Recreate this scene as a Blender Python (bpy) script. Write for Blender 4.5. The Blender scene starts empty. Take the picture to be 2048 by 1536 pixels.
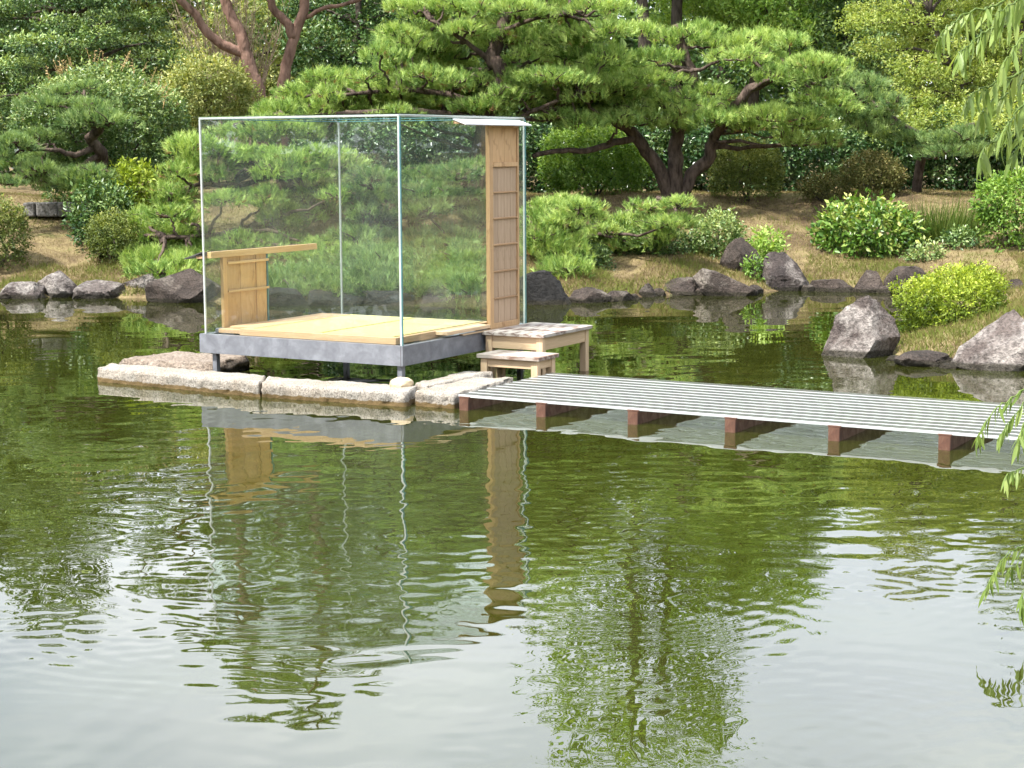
import bpy, math, random
import numpy as np
from mathutils import Vector, Matrix, Euler

SC = bpy.context.scene
COL = SC.collection
RNG = np.random.default_rng(7)
random.seed(7)

# ---------------------------------------------------------------- camera
F_PX, PITCH, ROLL, CAM_H = 3450.4, 0.1350, 0.0049, 2.6817
cam_d = bpy.data.cameras.new('camera')
cam_d.sensor_width = 36.0
cam_d.lens = 36.0 * F_PX / 2048.0
cam_d.clip_start, cam_d.clip_end = 0.1, 2000.0
cam = bpy.data.objects.new('camera', cam_d)
COL.objects.link(cam)
cam.matrix_world = (Matrix.Translation((0, 0, CAM_H)) @ Matrix.Rotation(math.pi / 2 - PITCH, 4, 'X')
                    @ Matrix.Rotation(-ROLL, 4, 'Z'))
SC.camera = cam

# ---------------------------------------------------------------- sky and sun
SUN_EL, SUN_AZ = math.radians(58), math.radians(-128)     # azimuth from +Y, clockwise
world = bpy.data.worlds.new('World')
SC.world = world
world.use_nodes = True
nt = world.node_tree
nt.nodes.clear()
sky = nt.nodes.new('ShaderNodeTexSky')
sky.sky_type = 'NISHITA'
sky.sun_disc = False
sky.sun_elevation = SUN_EL
sky.sun_rotation = SUN_AZ
sky.dust_density = 2.0
tc = nt.nodes.new('ShaderNodeTexCoord')
mp = nt.nodes.new('ShaderNodeMapping')
mp.inputs['Scale'].default_value = (1.0, 1.0, 2.6)
cn = nt.nodes.new('ShaderNodeTexNoise')
cn.inputs['Scale'].default_value = 2.2
cn.inputs['Detail'].default_value = 4
cn.inputs['Roughness'].default_value = 0.58
cr = nt.nodes.new('ShaderNodeValToRGB')
cr.color_ramp.elements[0].position = 0.24
cr.color_ramp.elements[0].color = (0.25, 0.25, 0.25, 1)
cr.color_ramp.elements[1].position = 0.60
cr.color_ramp.elements[1].color = (0.97, 0.97, 0.97, 1)
cloud = nt.nodes.new('ShaderNodeMixRGB')
cloud.inputs[1].default_value = (5.6, 6.3, 7.6, 1)
cloud.inputs[2].default_value = (10.6, 10.7, 10.8, 1)
cn2 = nt.nodes.new('ShaderNodeTexNoise')
cn2.inputs['Scale'].default_value = 3.7
cn2.inputs['Detail'].default_value = 3
mix = nt.nodes.new('ShaderNodeMixRGB')
bg = nt.nodes.new('ShaderNodeBackground')
bg.inputs['Strength'].default_value = 0.13
wo = nt.nodes.new('ShaderNodeOutputWorld')
L = nt.links.new
L(tc.outputs['Generated'], mp.inputs['Vector'])
L(mp.outputs['Vector'], cn.inputs['Vector'])
L(mp.outputs['Vector'], cn2.inputs['Vector'])
L(cn.outputs['Fac'], cr.inputs['Fac'])
L(cn2.outputs['Fac'], cloud.inputs['Fac'])
L(cr.outputs['Color'], mix.inputs['Fac'])
L(sky.outputs['Color'], mix.inputs[1])
L(cloud.outputs['Color'], mix.inputs[2])
L(mix.outputs['Color'], bg.inputs['Color'])
L(bg.outputs['Background'], wo.inputs['Surface'])

sun_d = bpy.data.lights.new('sun', 'SUN')
sun_d.energy = 5.0
sun_d.angle = math.radians(3)
sun_d.color = (1.0, 0.955, 0.89)
sun = bpy.data.objects.new('sun', sun_d)
COL.objects.link(sun)
_sd = Vector((math.sin(SUN_AZ) * math.cos(SUN_EL), math.cos(SUN_AZ) * math.cos(SUN_EL), math.sin(SUN_EL)))
sun.rotation_euler = _sd.to_track_quat('Z', 'Y').to_euler()
sun.location = (0, 0, 60)

SC.view_settings.view_transform = 'Standard'
SC.view_settings.look = 'None'
SC.view_settings.gamma = 1.0
SC.view_settings.exposure = 1.12
SC.view_settings.use_curve_mapping = False
SC.render.engine = 'CYCLES'
SC.cycles.use_denoising = True
SC.cycles.use_adaptive_sampling = True
SC.cycles.adaptive_threshold = 0.03
SC.cycles.max_bounces = 7
SC.cycles.diffuse_bounces = 3
SC.cycles.glossy_bounces = 4
SC.cycles.transmission_bounces = 4
SC.cycles.transparent_max_bounces = 24
SC.cycles.sample_clamp_indirect = 6.0
SC.cycles.caustics_reflective = False
SC.cycles.caustics_refractive = False

# ---------------------------------------------------------------- survey helpers (photo measurements -> metres)
_c, _s = math.cos(PITCH), math.sin(PITCH)
_cr, _sr = math.cos(ROLL), math.sin(ROLL)
def ray(px, py):
    a, b = px - 1024.0, 768.0 - py
    a, b = a * _cr + b * _sr, -a * _sr + b * _cr
    a /= F_PX; b /= F_PX
    return (a, _c + b * _s, -_s + b * _c)
def on(px, py, z=0.0):
    d = ray(px, py); t = (z - CAM_H) / d[2]
    return Vector((d[0] * t, d[1] * t, z))
def at(px, py, Y):
    d = ray(px, py); t = Y / d[1]
    return Vector((d[0] * t, Y, CAM_H + d[2] * t))
def mpp(Y):                                   # metres for one photo pixel at a distance
    return Y / F_PX

# ---------------------------------------------------------------- object helpers
def tag(o, label=None, cat=None, group=None, kind=None):
    if label: o['label'] = label
    if cat: o['category'] = cat
    if group: o['group'] = group
    if kind: o['kind'] = kind
    return o
def empty(name, loc, rz=0.0):
    o = bpy.data.objects.new(name, None)
    o.empty_display_size = 0.2
    COL.objects.link(o)
    o.location = loc
    o.rotation_euler = (0, 0, rz)
    return o
def link(name, me, parent=None, loc=None, rot=None, scale=None):
    o = bpy.data.objects.new(name, me)
    COL.objects.link(o)
    if parent is not None: o.parent = parent
    if loc is not None: o.location = loc
    if rot is not None: o.rotation_euler = rot
    if scale is not None: o.scale = scale
    return o

class MB:
    """collects faces, then becomes one mesh"""
    def __init__(s): s.v = []; s.f = []; s.mi = []
    def add(s, verts, faces, mi=0):
        n = len(s.v)
        s.v.extend([tuple(x) for x in verts])
        s.f.extend([tuple(i + n for i in f) for f in faces])
        s.mi.extend([mi] * len(faces))
        return s
    def box(s, x0, x1, y0, y1, z0, z1, bev=0.0, mi=0):
        if x0 > x1: x0, x1 = x1, x0
        if y0 > y1: y0, y1 = y1, y0
        if z0 > z1: z0, z1 = z1, z0
        b = min(bev, (x1 - x0) * .45, (y1 - y0) * .45, (z1 - z0) * .45)
        if b <= 0:
            v = [(x, y, z) for z in (z0, z1) for y in (y0, y1) for x in (x0, x1)]
            f = [(0, 2, 3, 1), (4, 5, 7, 6), (0, 1, 5, 4), (2, 6, 7, 3), (0, 4, 6, 2), (1, 3, 7, 5)]
            return s.add(v, f, mi)
        # chamfered box: 24 verts
        v = []; idx = {}
        for sx in (0, 1):
            for sy in (0, 1):
                for sz in (0, 1):
                    X, Y, Z = (x0, x1)[sx], (y0, y1)[sy], (z0, z1)[sz]
                    dx, dy, dz = (b, -b)[sx], (b, -b)[sy], (b, -b)[sz]
                    for k, p in enumerate(((X, Y + dy, Z + dz), (X + dx, Y, Z + dz), (X + dx, Y + dy, Z))):
                        idx[(sx, sy, sz, k)] = len(v); v.append(p)
        f = []
        def g(a, k): return idx[(a[0], a[1], a[2], k)]
        cs = [(0, 0), (1, 0), (1, 1), (0, 1)]
        for k in range(3):
            for e in (0, 1):
                loop = []
                for (p, q) in cs:
                    c = [0, 0, 0]; c[k] = e; c[(k + 1) % 3] = p; c[(k + 2) % 3] = q
                    loop.append(g(c, k))
                f.append(tuple(loop if e else loop[::-1]))
        for k in range(3):                      # edges along axis k
            i, j = (k + 1) % 3, (k + 2) % 3
            for p in (0, 1):
                for q in (0, 1):
                    c0 = [0, 0, 0]; c0[i] = p; c0[j] = q
                    c1 = list(c0); c1[k] = 1
                    loop = [g(c0, i), g(c1, i), g(c1, j), g(c0, j)]
                    f.append(tuple(loop if (p ^ q) else loop[::-1]))
        for sx in (0, 1):
            for sy in (0, 1):
                for sz in (0, 1):
                    loop = [idx[(sx, sy, sz, k)] for k in range(3)]
                    f.append(tuple(loop if (sx + sy + sz) % 2 else loop[::-1]))
        return s.add(v, f, mi)
    def tube(s, pts, rad, n=8, cap=True, mi=0, wob=0.0):
        pts = [Vector(p) for p in pts]
        rings = []
        t0 = None
        for i, p in enumerate(pts):
            t = (pts[min(i + 1, len(pts) - 1)] - pts[max(i - 1, 0)])
            if t.length < 1e-6: t = Vector((0, 0, 1))
            t.normalize()
            if t0 is None:
                a = t.orthogonal().normalized()
            else:
                a = (a - t * a.dot(t))
                if a.length < 1e-5: a = t.orthogonal()
                a.normalize()
            t0 = t
            b = t.cross(a)
            r = rad[i] if hasattr(rad, '__len__') else rad
            ring = []
            for k in range(n):
                th = 2 * math.pi * k / n
                rr = r * (1 + (random.uniform(-wob, wob) if wob else 0))
                ring.append(p + a * (math.cos(th) * rr) + b * (math.sin(th) * rr))
            rings.append(ring)
        v = [q for r_ in rings for q in r_]
        f = []
        for i in range(len(pts) - 1):
            for k in range(n):
                k2 = (k + 1) % n
                f.append((i * n + k, i * n + k2, (i + 1) * n + k2, (i + 1) * n + k))
        if cap:
            f.append(tuple(reversed(range(n))))
            f.append(tuple((len(pts) - 1) * n + k for k in range(n)))
        return s.add(v, f, mi)
    def mesh(s, name, mats, smooth=False):
        me = bpy.data.meshes.new(name)
        me.from_pydata(s.v, [], s.f)
        for m in (mats if isinstance(mats, (list, tuple)) else [mats]):
            me.materials.append(m)
        if any(s.mi): me.polygons.foreach_set('material_index', s.mi)
        if smooth: me.polygons.foreach_set('use_smooth', [True] * len(s.f))
        me.update()
        return me
    def build(s, name, mats, parent=None, smooth=False):
        return link(name, s.mesh(name, mats, smooth), parent)

def tri_mesh(name, verts, tris, tint, mat, extra=None, mats=None, mi=None):
    """fast mesh of many small triangles; tint is one value per vertex"""
    me = bpy.data.meshes.new(name)
    nv, nf = len(verts), len(tris)
    me.vertices.add(nv)
    me.vertices.foreach_set('co', np.ascontiguousarray(verts, dtype=np.float32).ravel())
    me.loops.add(nf * 3)
    me.loops.foreach_set('vertex_index', np.ascontiguousarray(tris, dtype=np.int32).ravel())
    me.polygons.add(nf)
    me.polygons.foreach_set('loop_start', np.arange(0, nf * 3, 3, dtype=np.int32))
    a = me.attributes.new('tint', 'FLOAT', 'POINT')
    a.data.foreach_set('value', np.ascontiguousarray(tint, dtype=np.float32))
    for m in (mats or [mat]): me.materials.append(m)
    if mi is not None: me.polygons.foreach_set('material_index', np.ascontiguousarray(mi, dtype=np.int32))
    me.update(calc_edges=True)
    return me

# ---------------------------------------------------------------- materials
def new_mat(name):
    m = bpy.data.materials.new(name)
    m.use_nodes = True
    n = m.node_tree
    n.nodes.clear()
    out = n.nodes.new('ShaderNodeOutputMaterial')
    return m, n, out
def N(n, t, **kw):
    x = n.nodes.new(t)
    for k, v in kw.items():
        if k in x.inputs: x.inputs[k].default_value = v
        else: setattr(x, k, v)
    return x
def ramp(n, stops, interp='LINEAR'):
    x = n.nodes.new('ShaderNodeValToRGB')
    e = x.color_ramp.elements
    x.color_ramp.interpolation = interp
    while len(e) < len(stops): e.new(0.5)
    for i, (p, c) in enumerate(stops):
        e[i].position = p
        e[i].color = (c[0], c[1], c[2], 1) if hasattr(c, '__len__') else (c, c, c, 1)
    return x
def coords(n, scale=(1, 1, 1), kind='Object', rot=(0, 0, 0)):
    t = n.nodes.new('ShaderNodeTexCoord')
    m = n.nodes.new('ShaderNodeMapping')
    m.inputs['Scale'].default_value = scale
    m.inputs['Rotation'].default_value = rot
    n.links.new(t.outputs[kind], m.inputs['Vector'])
    return m.outputs['Vector']
def world_coords(n, scale=(1, 1, 1)):
    g = n.nodes.new('ShaderNodeNewGeometry')
    m = n.nodes.new('ShaderNodeMapping')
    m.inputs['Scale'].default_value = scale
    n.links.new(g.outputs['Position'], m.inputs['Vector'])
    return m.outputs['Vector']
def noise(n, vec, scale, detail=4, rough=0.55, dist=0.0):
    x = N(n, 'ShaderNodeTexNoise', Scale=scale, Detail=detail, Roughness=rough, Distortion=dist)
    n.links.new(vec, x.inputs['Vector'])
    return x.outputs['Fac']

def leaf_mat(name, dark, mid, light, trans=0.35, rough=0.45, spec=0.35, dead=None):
    m, n, out = new_mat(name)
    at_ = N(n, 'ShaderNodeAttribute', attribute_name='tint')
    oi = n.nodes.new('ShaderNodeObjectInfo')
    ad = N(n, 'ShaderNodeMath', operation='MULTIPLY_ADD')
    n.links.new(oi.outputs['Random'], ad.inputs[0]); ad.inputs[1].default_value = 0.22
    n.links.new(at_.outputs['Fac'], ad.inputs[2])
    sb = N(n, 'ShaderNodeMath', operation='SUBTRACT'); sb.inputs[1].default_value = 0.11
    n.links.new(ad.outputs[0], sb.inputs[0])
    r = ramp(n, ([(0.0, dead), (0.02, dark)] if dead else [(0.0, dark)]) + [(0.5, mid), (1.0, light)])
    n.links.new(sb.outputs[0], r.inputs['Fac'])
    p = N(n, 'ShaderNodeBsdfPrincipled', Roughness=rough)
    p.inputs['Specular IOR Level'].default_value = spec
    n.links.new(r.outputs['Color'], p.inputs['Base Color'])
    tr = n.nodes.new('ShaderNodeBsdfTranslucent')
    g = N(n, 'ShaderNodeMixRGB', blend_type='MULTIPLY'); g.inputs[0].default_value = 1.0
    g.inputs[2].default_value = (1.25, 1.2, 0.55, 1) if mid[1] > mid[0] * 1.1 else (1, 1, 1, 1)
    n.links.new(r.outputs['Color'], g.inputs[1]); n.links.new(g.outputs[0], tr.inputs['Color'])
    mx = N(n, 'ShaderNodeMixShader'); mx.inputs[0].default_value = trans
    n.links.new(p.outputs[0], mx.inputs[1]); n.links.new(tr.outputs[0], mx.inputs[2])
    n.links.new(mx.outputs[0], out.inputs['Surface'])
    return m

def bark_mat(name, a, b, scale=9.0):
    m, n, out = new_mat(name)
    v = world_coords(n, (1, 1, 0.35))
    f = noise(n, v, scale, 6, 0.65)
    r = ramp(n, [(0.33, a), (0.62, b)])
    n.links.new(f, r.inputs['Fac'])
    vo = N(n, 'ShaderNodeTexVoronoi', Scale=scale * 2.2, feature='DISTANCE_TO_EDGE')
    n.links.new(v, vo.inputs['Vector'])
    p = N(n, 'ShaderNodeBsdfPrincipled', Roughness=0.9)
    p.inputs['Specular IOR Level'].default_value = 0.15
    bp = N(n, 'ShaderNodeBump', Strength=0.7, Distance=0.03)
    n.links.new(vo.outputs['Distance'], bp.inputs['Height'])
    n.links.new(r.outputs['Color'], p.inputs['Base Color'])
    n.links.new(bp.outputs[0], p.inputs['Normal'])
    n.links.new(p.outputs[0], out.inputs['Surface'])
    return m

def wood_mat(name, a, b, axis='Z', stain=0.0, stain_col=(0.12, 0.06, 0.035), grey=0.0):
    """straight-grained planed timber; grain runs along one object axis"""
    m, n, out = new_mat(name)
    sc = {'X': (1.2, 22, 22), 'Y': (22, 1.2, 22), 'Z': (22, 22, 1.2)}[axis]
    v = world_coords(n, (1, 1, 1)) if False else coords(n, sc)
    f = noise(n, v, 1.6, 7, 0.62, 0.8)
    oi = n.nodes.new('ShaderNodeObjectInfo')
    r = ramp(n, [(0.3, a), (0.7, b)])
    n.links.new(f, r.inputs['Fac'])
    hv = N(n, 'ShaderNodeHueSaturation')
    mr = N(n, 'ShaderNodeMapRange'); mr.inputs['To Min'].default_value = 0.86; mr.inputs['To Max'].default_value = 1.12
    n.links.new(oi.outputs['Random'], mr.inputs['Value'])
    n.links.new(mr.outputs[0], hv.inputs['Value'])
    n.links.new(r.outputs['Color'], hv.inputs['Color'])
    col = hv.outputs['Color']
    if stain > 0:
        v2 = coords(n, {'X': (2.2, 5, 5), 'Y': (5, 2.2, 5), 'Z': (5, 5, 2.2)}[axis])
        f2 = noise(n, v2, 1.7, 5, 0.6, 0.4)
        r2 = ramp(n, [(0.60 - stain * 0.1, 0.0), (0.74 - stain * 0.1, 1.0)])
        n.links.new(f2, r2.inputs['Fac'])
        mx = N(n, 'ShaderNodeMixRGB'); mx.inputs[2].default_value = (*stain_col, 1)
        n.links.new(r2.outputs['Color'], mx.inputs[0]); n.links.new(col, mx.inputs[1])
        col = mx.outputs[0]
    p = N(n, 'ShaderNodeBsdfPrincipled', Roughness=0.62)
    p.inputs['Specular IOR Level'].default_value = 0.3
    n.links.new(col, p.inputs['Base Color'])
    bp = N(n, 'ShaderNodeBump', Strength=0.25, Distance=0.004)
    n.links.new(f, bp.inputs['Height']); n.links.new(bp.outputs[0], p.inputs['Normal'])
    n.links.new(p.outputs[0], out.inputs['Surface'])
    return m

def rock_mat(name, dark, mid, pale, amount, scale=2.2):
    m, n, out = new_mat(name)
    v = coords(n, (1, 1, 1))
    oi = n.nodes.new('ShaderNodeObjectInfo')
    va = N(n, 'ShaderNodeVectorMath', operation='MULTIPLY_ADD')
    n.links.new(oi.outputs['Random'], va.inputs[0]); va.inputs[1].default_value = (19, 27, 33)
    n.links.new(v, va.inputs[2])
    v = va.outputs[0]
    f1 = noise(n, v, scale, 5, 0.6, 0.3)
    f2 = noise(n, v, scale * 0.8, 7, 0.68, 0.25)
    f3 = noise(n, v, scale * 11, 4, 0.7)
    r1 = ramp(n, [(0.32, dark), (0.68, mid)])
    n.links.new(f1, r1.inputs['Fac'])
    r2 = ramp(n, [(0.62 - amount * 0.20, 0.0), (0.82 - amount * 0.20, 0.9)])
    n.links.new(f2, r2.inputs['Fac'])
    mx = N(n, 'ShaderNodeMixRGB'); mx.inputs[2].default_value = (*pale, 1)
    n.links.new(r2.outputs['Color'], mx.inputs[0]); n.links.new(r1.outputs['Color'], mx.inputs[1])
    g_ = n.nodes.new('ShaderNodeNewGeometry')
    sz_ = n.nodes.new('ShaderNodeSeparateXYZ'); n.links.new(g_.outputs['Position'], sz_.inputs[0])
    za_ = N(n, 'ShaderNodeMath', operation='MULTIPLY_ADD'); za_.inputs[1].default_value = -0.12
    n.links.new(f2, za_.inputs[0]); n.links.new(sz_.outputs['Z'], za_.inputs[2])
    rt_ = ramp(n, [(0.0, 0.85), (0.03, 0.0)])
    n.links.new(za_.outputs[0], rt_.inputs['Fac'])
    tm_ = N(n, 'ShaderNodeMixRGB'); tm_.inputs[2].default_value = (0.030, 0.026, 0.014, 1)
    n.links.new(rt_.outputs[0], tm_.inputs[0]); n.links.new(mx.outputs[0], tm_.inputs[1])
    r3 = ramp(n, [(0.36, 0.42), (0.52, 0.95), (0.68, 1.35)])
    n.links.new(f3, r3.inputs['Fac'])
    mu = N(n, 'ShaderNodeMixRGB', blend_type='MULTIPLY'); mu.inputs[0].default_value = 0.9
    n.links.new(tm_.outputs[0], mu.inputs[1]); n.links.new(r3.outputs['Color'], mu.inputs[2])
    p = N(n, 'ShaderNodeBsdfPrincipled', Roughness=0.82)
    p.inputs['Specular IOR Level'].default_value = 0.3
    bp = N(n, 'ShaderNodeBump', Strength=1.0, Distance=0.09)
    ad = N(n, 'ShaderNodeMath', operation='ADD')
    n.links.new(f2, ad.inputs[0]); n.links.new(f3, ad.inputs[1])
    n.links.new(ad.outputs[0], bp.inputs['Height'])
    n.links.new(mu.outputs[0], p.inputs['Base Color']); n.links.new(bp.outputs[0], p.inputs['Normal'])
    n.links.new(p.outputs[0], out.inputs['Surface'])
    return m

def granite_mat():
    m, n, out = new_mat('pale_granite')
    v = coords(n)
    f1 = noise(n, v, 60, 3, 0.7)
    f2 = noise(n, v, 3.5, 5, 0.6)
    r1 = ramp(n, [(0.36, (0.14, 0.125, 0.11)), (0.5, (0.34, 0.315, 0.28)), (0.66, (0.44, 0.415, 0.375))])
    n.links.new(f1, r1.inputs['Fac'])
    r2 = ramp(n, [(0.35, (0.80, 0.74, 0.66)), (0.65, (1.0, 1.0, 0.98))])
    n.links.new(f2, r2.inputs['Fac'])
    mu = N(n, 'ShaderNodeMixRGB', blend_type='MULTIPLY'); mu.inputs[0].default_value = 1.0
    n.links.new(r1.outputs[0], mu.inputs[1]); n.links.new(r2.outputs[0], mu.inputs[2])
    # algae line left by the water
    g = n.nodes.new('ShaderNodeNewGeometry')
    sx = n.nodes.new('ShaderNodeSeparateXYZ'); n.links.new(g.outputs['Position'], sx.inputs[0])
    fz = noise(n, v, 9, 4, 0.6)
    ad = N(n, 'ShaderNodeMath', operation='MULTIPLY_ADD'); ad.inputs[1].default_value = -0.075
    n.links.new(fz, ad.inputs[0]); n.links.new(sx.outputs['Z'], ad.inputs[2])
    rr = ramp(n, [(0.0, 1.0), (0.012, 0.0)])
    n.links.new(ad.outputs[0], rr.inputs['Fac'])
    mx = N(n, 'ShaderNodeMixRGB'); mx.inputs[2].default_value = (0.13, 0.085, 0.03, 1)
    n.links.new(rr.outputs[0], mx.inputs[0]); n.links.new(mu.outputs[0], mx.inputs[1])
    p = N(n, 'ShaderNodeBsdfPrincipled', Roughness=0.85)
    bp = N(n, 'ShaderNodeBump', Strength=0.9, Distance=0.03)
    f3 = noise(n, v, 22, 5, 0.75)
    n.links.new(f3, bp.inputs['Height'])
    n.links.new(mx.outputs[0], p.inputs['Base Color']); n.links.new(bp.outputs[0], p.inputs['Normal'])
    n.links.new(p.outputs[0], out.inputs['Surface'])
    return m

def steel_mat():
    m, n, out = new_mat('galvanised_steel')
    v = coords(n)
    vo = N(n, 'ShaderNodeTexVoronoi', Scale=16.0); n.links.new(v, vo.inputs['Vector'])
    f = noise(n, v, 5, 6, 0.65, 0.5)
    a = N(n, 'ShaderNodeMixRGB'); a.inputs[0].default_value = 0.10
    n.links.new(f, a.inputs[1]); n.links.new(vo.outputs['Color'], a.inputs[2])
    r = ramp(n, [(0.30, (0.135, 0.142, 0.165)), (0.5, (0.19, 0.20, 0.225)), (0.70, (0.26, 0.275, 0.305))])
    n.links.new(a.outputs[0], r.inputs['Fac'])
    p = N(n, 'ShaderNodeBsdfPrincipled', Roughness=0.5, Metallic=0.25)
    n.links.new(r.outputs[0], p.inputs['Base Color'])
    n.links.new(p.outputs[0], out.inputs['Surface'])
    return m

def plain_mat(name, col, rough=0.5, metal=0.0, var=0.12, scale=12, spec=0.5):
    m, n, out = new_mat(name)
    v = coords(n)
    f = noise(n, v, scale, 5, 0.6)
    r = ramp(n, [(0.3, tuple(c * (1 - var) for c in col)), (0.7, tuple(min(1, c * (1 + var)) for c in col))])
    n.links.new(f, r.inputs['Fac'])
    p = N(n, 'ShaderNodeBsdfPrincipled', Roughness=rough, Metallic=metal)
    p.inputs['Specular IOR Level'].default_value = spec
    n.links.new(r.outputs[0], p.inputs['Base Color'])
    n.links.new(p.outputs[0], out.inputs['Surface'])
    return m

def rust_mat():
    m, n, out = new_mat('rusty_steel')
    v = coords(n)
    f = noise(n, v, 7, 7, 0.7, 0.6)
    r = ramp(n, [(0.3, (0.045, 0.020, 0.014)), (0.5, (0.115, 0.052, 0.032)), (0.68, (0.21, 0.135, 0.095))])
    n.links.new(f, r.inputs['Fac'])
    p = N(n, 'ShaderNodeBsdfPrincipled', Roughness=0.85)
    n.links.new(r.outputs[0], p.inputs['Base Color'])
    bp = N(n, 'ShaderNodeBump', Strength=0.5, Distance=0.006)
    n.links.new(f, bp.inputs['Height']); n.links.new(bp.outputs[0], p.inputs['Normal'])
    n.links.new(p.outputs[0], out.inputs['Surface'])
    return m

def glass_mat(name='clear_glass', tint=(0.955, 0.98, 0.965), film=0.018, ior=1.5):
    m, n, out = new_mat(name)
    tr = n.nodes.new('ShaderNodeBsdfTransparent'); tr.inputs['Color'].default_value = (*tint, 1)
    gl = N(n, 'ShaderNodeBsdfGlossy', Roughness=0.0)
    gl.inputs['Color'].default_value = (1, 1, 1, 1)
    df = n.nodes.new('ShaderNodeBsdfDiffuse'); df.inputs['Color'].default_value = (0.62, 0.68, 0.66, 1)
    v = coords(n); f = noise(n, v, 2.5, 6, 0.65)
    mr = N(n, 'ShaderNodeMapRange'); mr.inputs['From Min'].default_value = 0.35; mr.inputs['From Max'].default_value = 0.75
    mr.inputs['To Min'].default_value = film * 0.35; mr.inputs['To Max'].default_value = film * 1.6
    n.links.new(f, mr.inputs['Value'])
    lw_ = n.nodes.new('ShaderNodeNewGeometry')
    dt = N(n, 'ShaderNodeVectorMath', operation='DOT_PRODUCT')
    n.links.new(lw_.outputs['Normal'], dt.inputs[0]); n.links.new(lw_.outputs['Incoming'], dt.inputs[1])
    ab = N(n, 'ShaderNodeMath', operation='ABSOLUTE'); n.links.new(dt.outputs['Value'], ab.inputs[0])
    om = N(n, 'ShaderNodeMath', operation='SUBTRACT'); om.inputs[0].default_value = 1.0; n.links.new(ab.outputs[0], om.inputs[1])
    pw = N(n, 'ShaderNodeMath', operation='POWER'); pw.inputs[1].default_value = 5.0; n.links.new(om.outputs[0], pw.inputs[0])
    fr = N(n, 'ShaderNodeMath', operation='MULTIPLY_ADD'); fr.inputs[1].default_value = 0.96; fr.inputs[2].default_value = 0.04
    n.links.new(pw.outputs[0], fr.inputs[0])
    m0 = n.nodes.new('ShaderNodeMixShader')
    n.links.new(mr.outputs[0], m0.inputs[0]); n.links.new(tr.outputs[0], m0.inputs[1]); n.links.new(df.outputs[0], m0.inputs[2])
    m1 = n.nodes.new('ShaderNodeMixShader')
    n.links.new(fr.outputs[0], m1.inputs[0]); n.links.new(m0.outputs[0], m1.inputs[1]); n.links.new(gl.outputs[0], m1.inputs[2])
    n.links.new(m1.outputs[0], out.inputs['Surface'])
    return m

def deck_glass_mat():
    m, n, out = new_mat('grey_glass_plank')
    v = coords(n, (0.8, 9, 9))
    f = noise(n, v, 3.0, 5, 0.7)
    r = ramp(n, [(0.3, (0.17, 0.17, 0.16)), (0.7, (0.40, 0.40, 0.385))])
    n.links.new(f, r.inputs['Fac'])
    p = N(n, 'ShaderNodeBsdfPrincipled', Roughness=0.05, IOR=1.35)
    p.inputs['Specular IOR Level'].default_value = 0.4
    n.links.new(r.outputs[0], p.inputs['Base Color'])
    tl = n.nodes.new('ShaderNodeBsdfTranslucent'); tl.inputs['Color'].default_value = (0.60, 0.63, 0.61, 1)
    tr = n.nodes.new('ShaderNodeBsdfTransparent'); tr.inputs['Color'].default_value = (0.88, 0.93, 0.91, 1)
    m0 = N(n, 'ShaderNodeMixShader'); m0.inputs[0].default_value = 0.40
    n.links.new(p.outputs[0], m0.inputs[1]); n.links.new(tl.outputs[0], m0.inputs[2])
    mx = N(n, 'ShaderNodeMixShader'); mx.inputs[0].default_value = 0.55
    n.links.new(m0.outputs[0], mx.inputs[1]); n.links.new(tr.outputs[0], mx.inputs[2])
    n.links.new(mx.outputs[0], out.inputs['Surface'])
    return m

def tatami_mat():
    m, n, out = new_mat('woven_rush')
    v = coords(n)
    w = N(n, 'ShaderNodeTexWave', Scale=38.0, Distortion=0.6); w.bands_direction = 'Y'
    n.links.new(v, w.inputs['Vector'])
    f = noise(n, v, 30, 3, 0.6)
    r = ramp(n, [(0.2, (0.56, 0.48, 0.16)), (0.8, (0.63, 0.55, 0.20))])
    n.links.new(f, r.inputs['Fac'])
    p = N(n, 'ShaderNodeBsdfPrincipled', Roughness=0.7)
    n.links.new(r.outputs[0], p.inputs['Base Color'])
    bp = N(n, 'ShaderNodeBump', Strength=0.3, Distance=0.002)
    n.links.new(w.outputs['Fac'], bp.inputs['Height']); n.links.new(bp.outputs[0], p.inputs['Normal'])
    n.links.new(p.outputs[0], out.inputs['Surface'])
    return m

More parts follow.
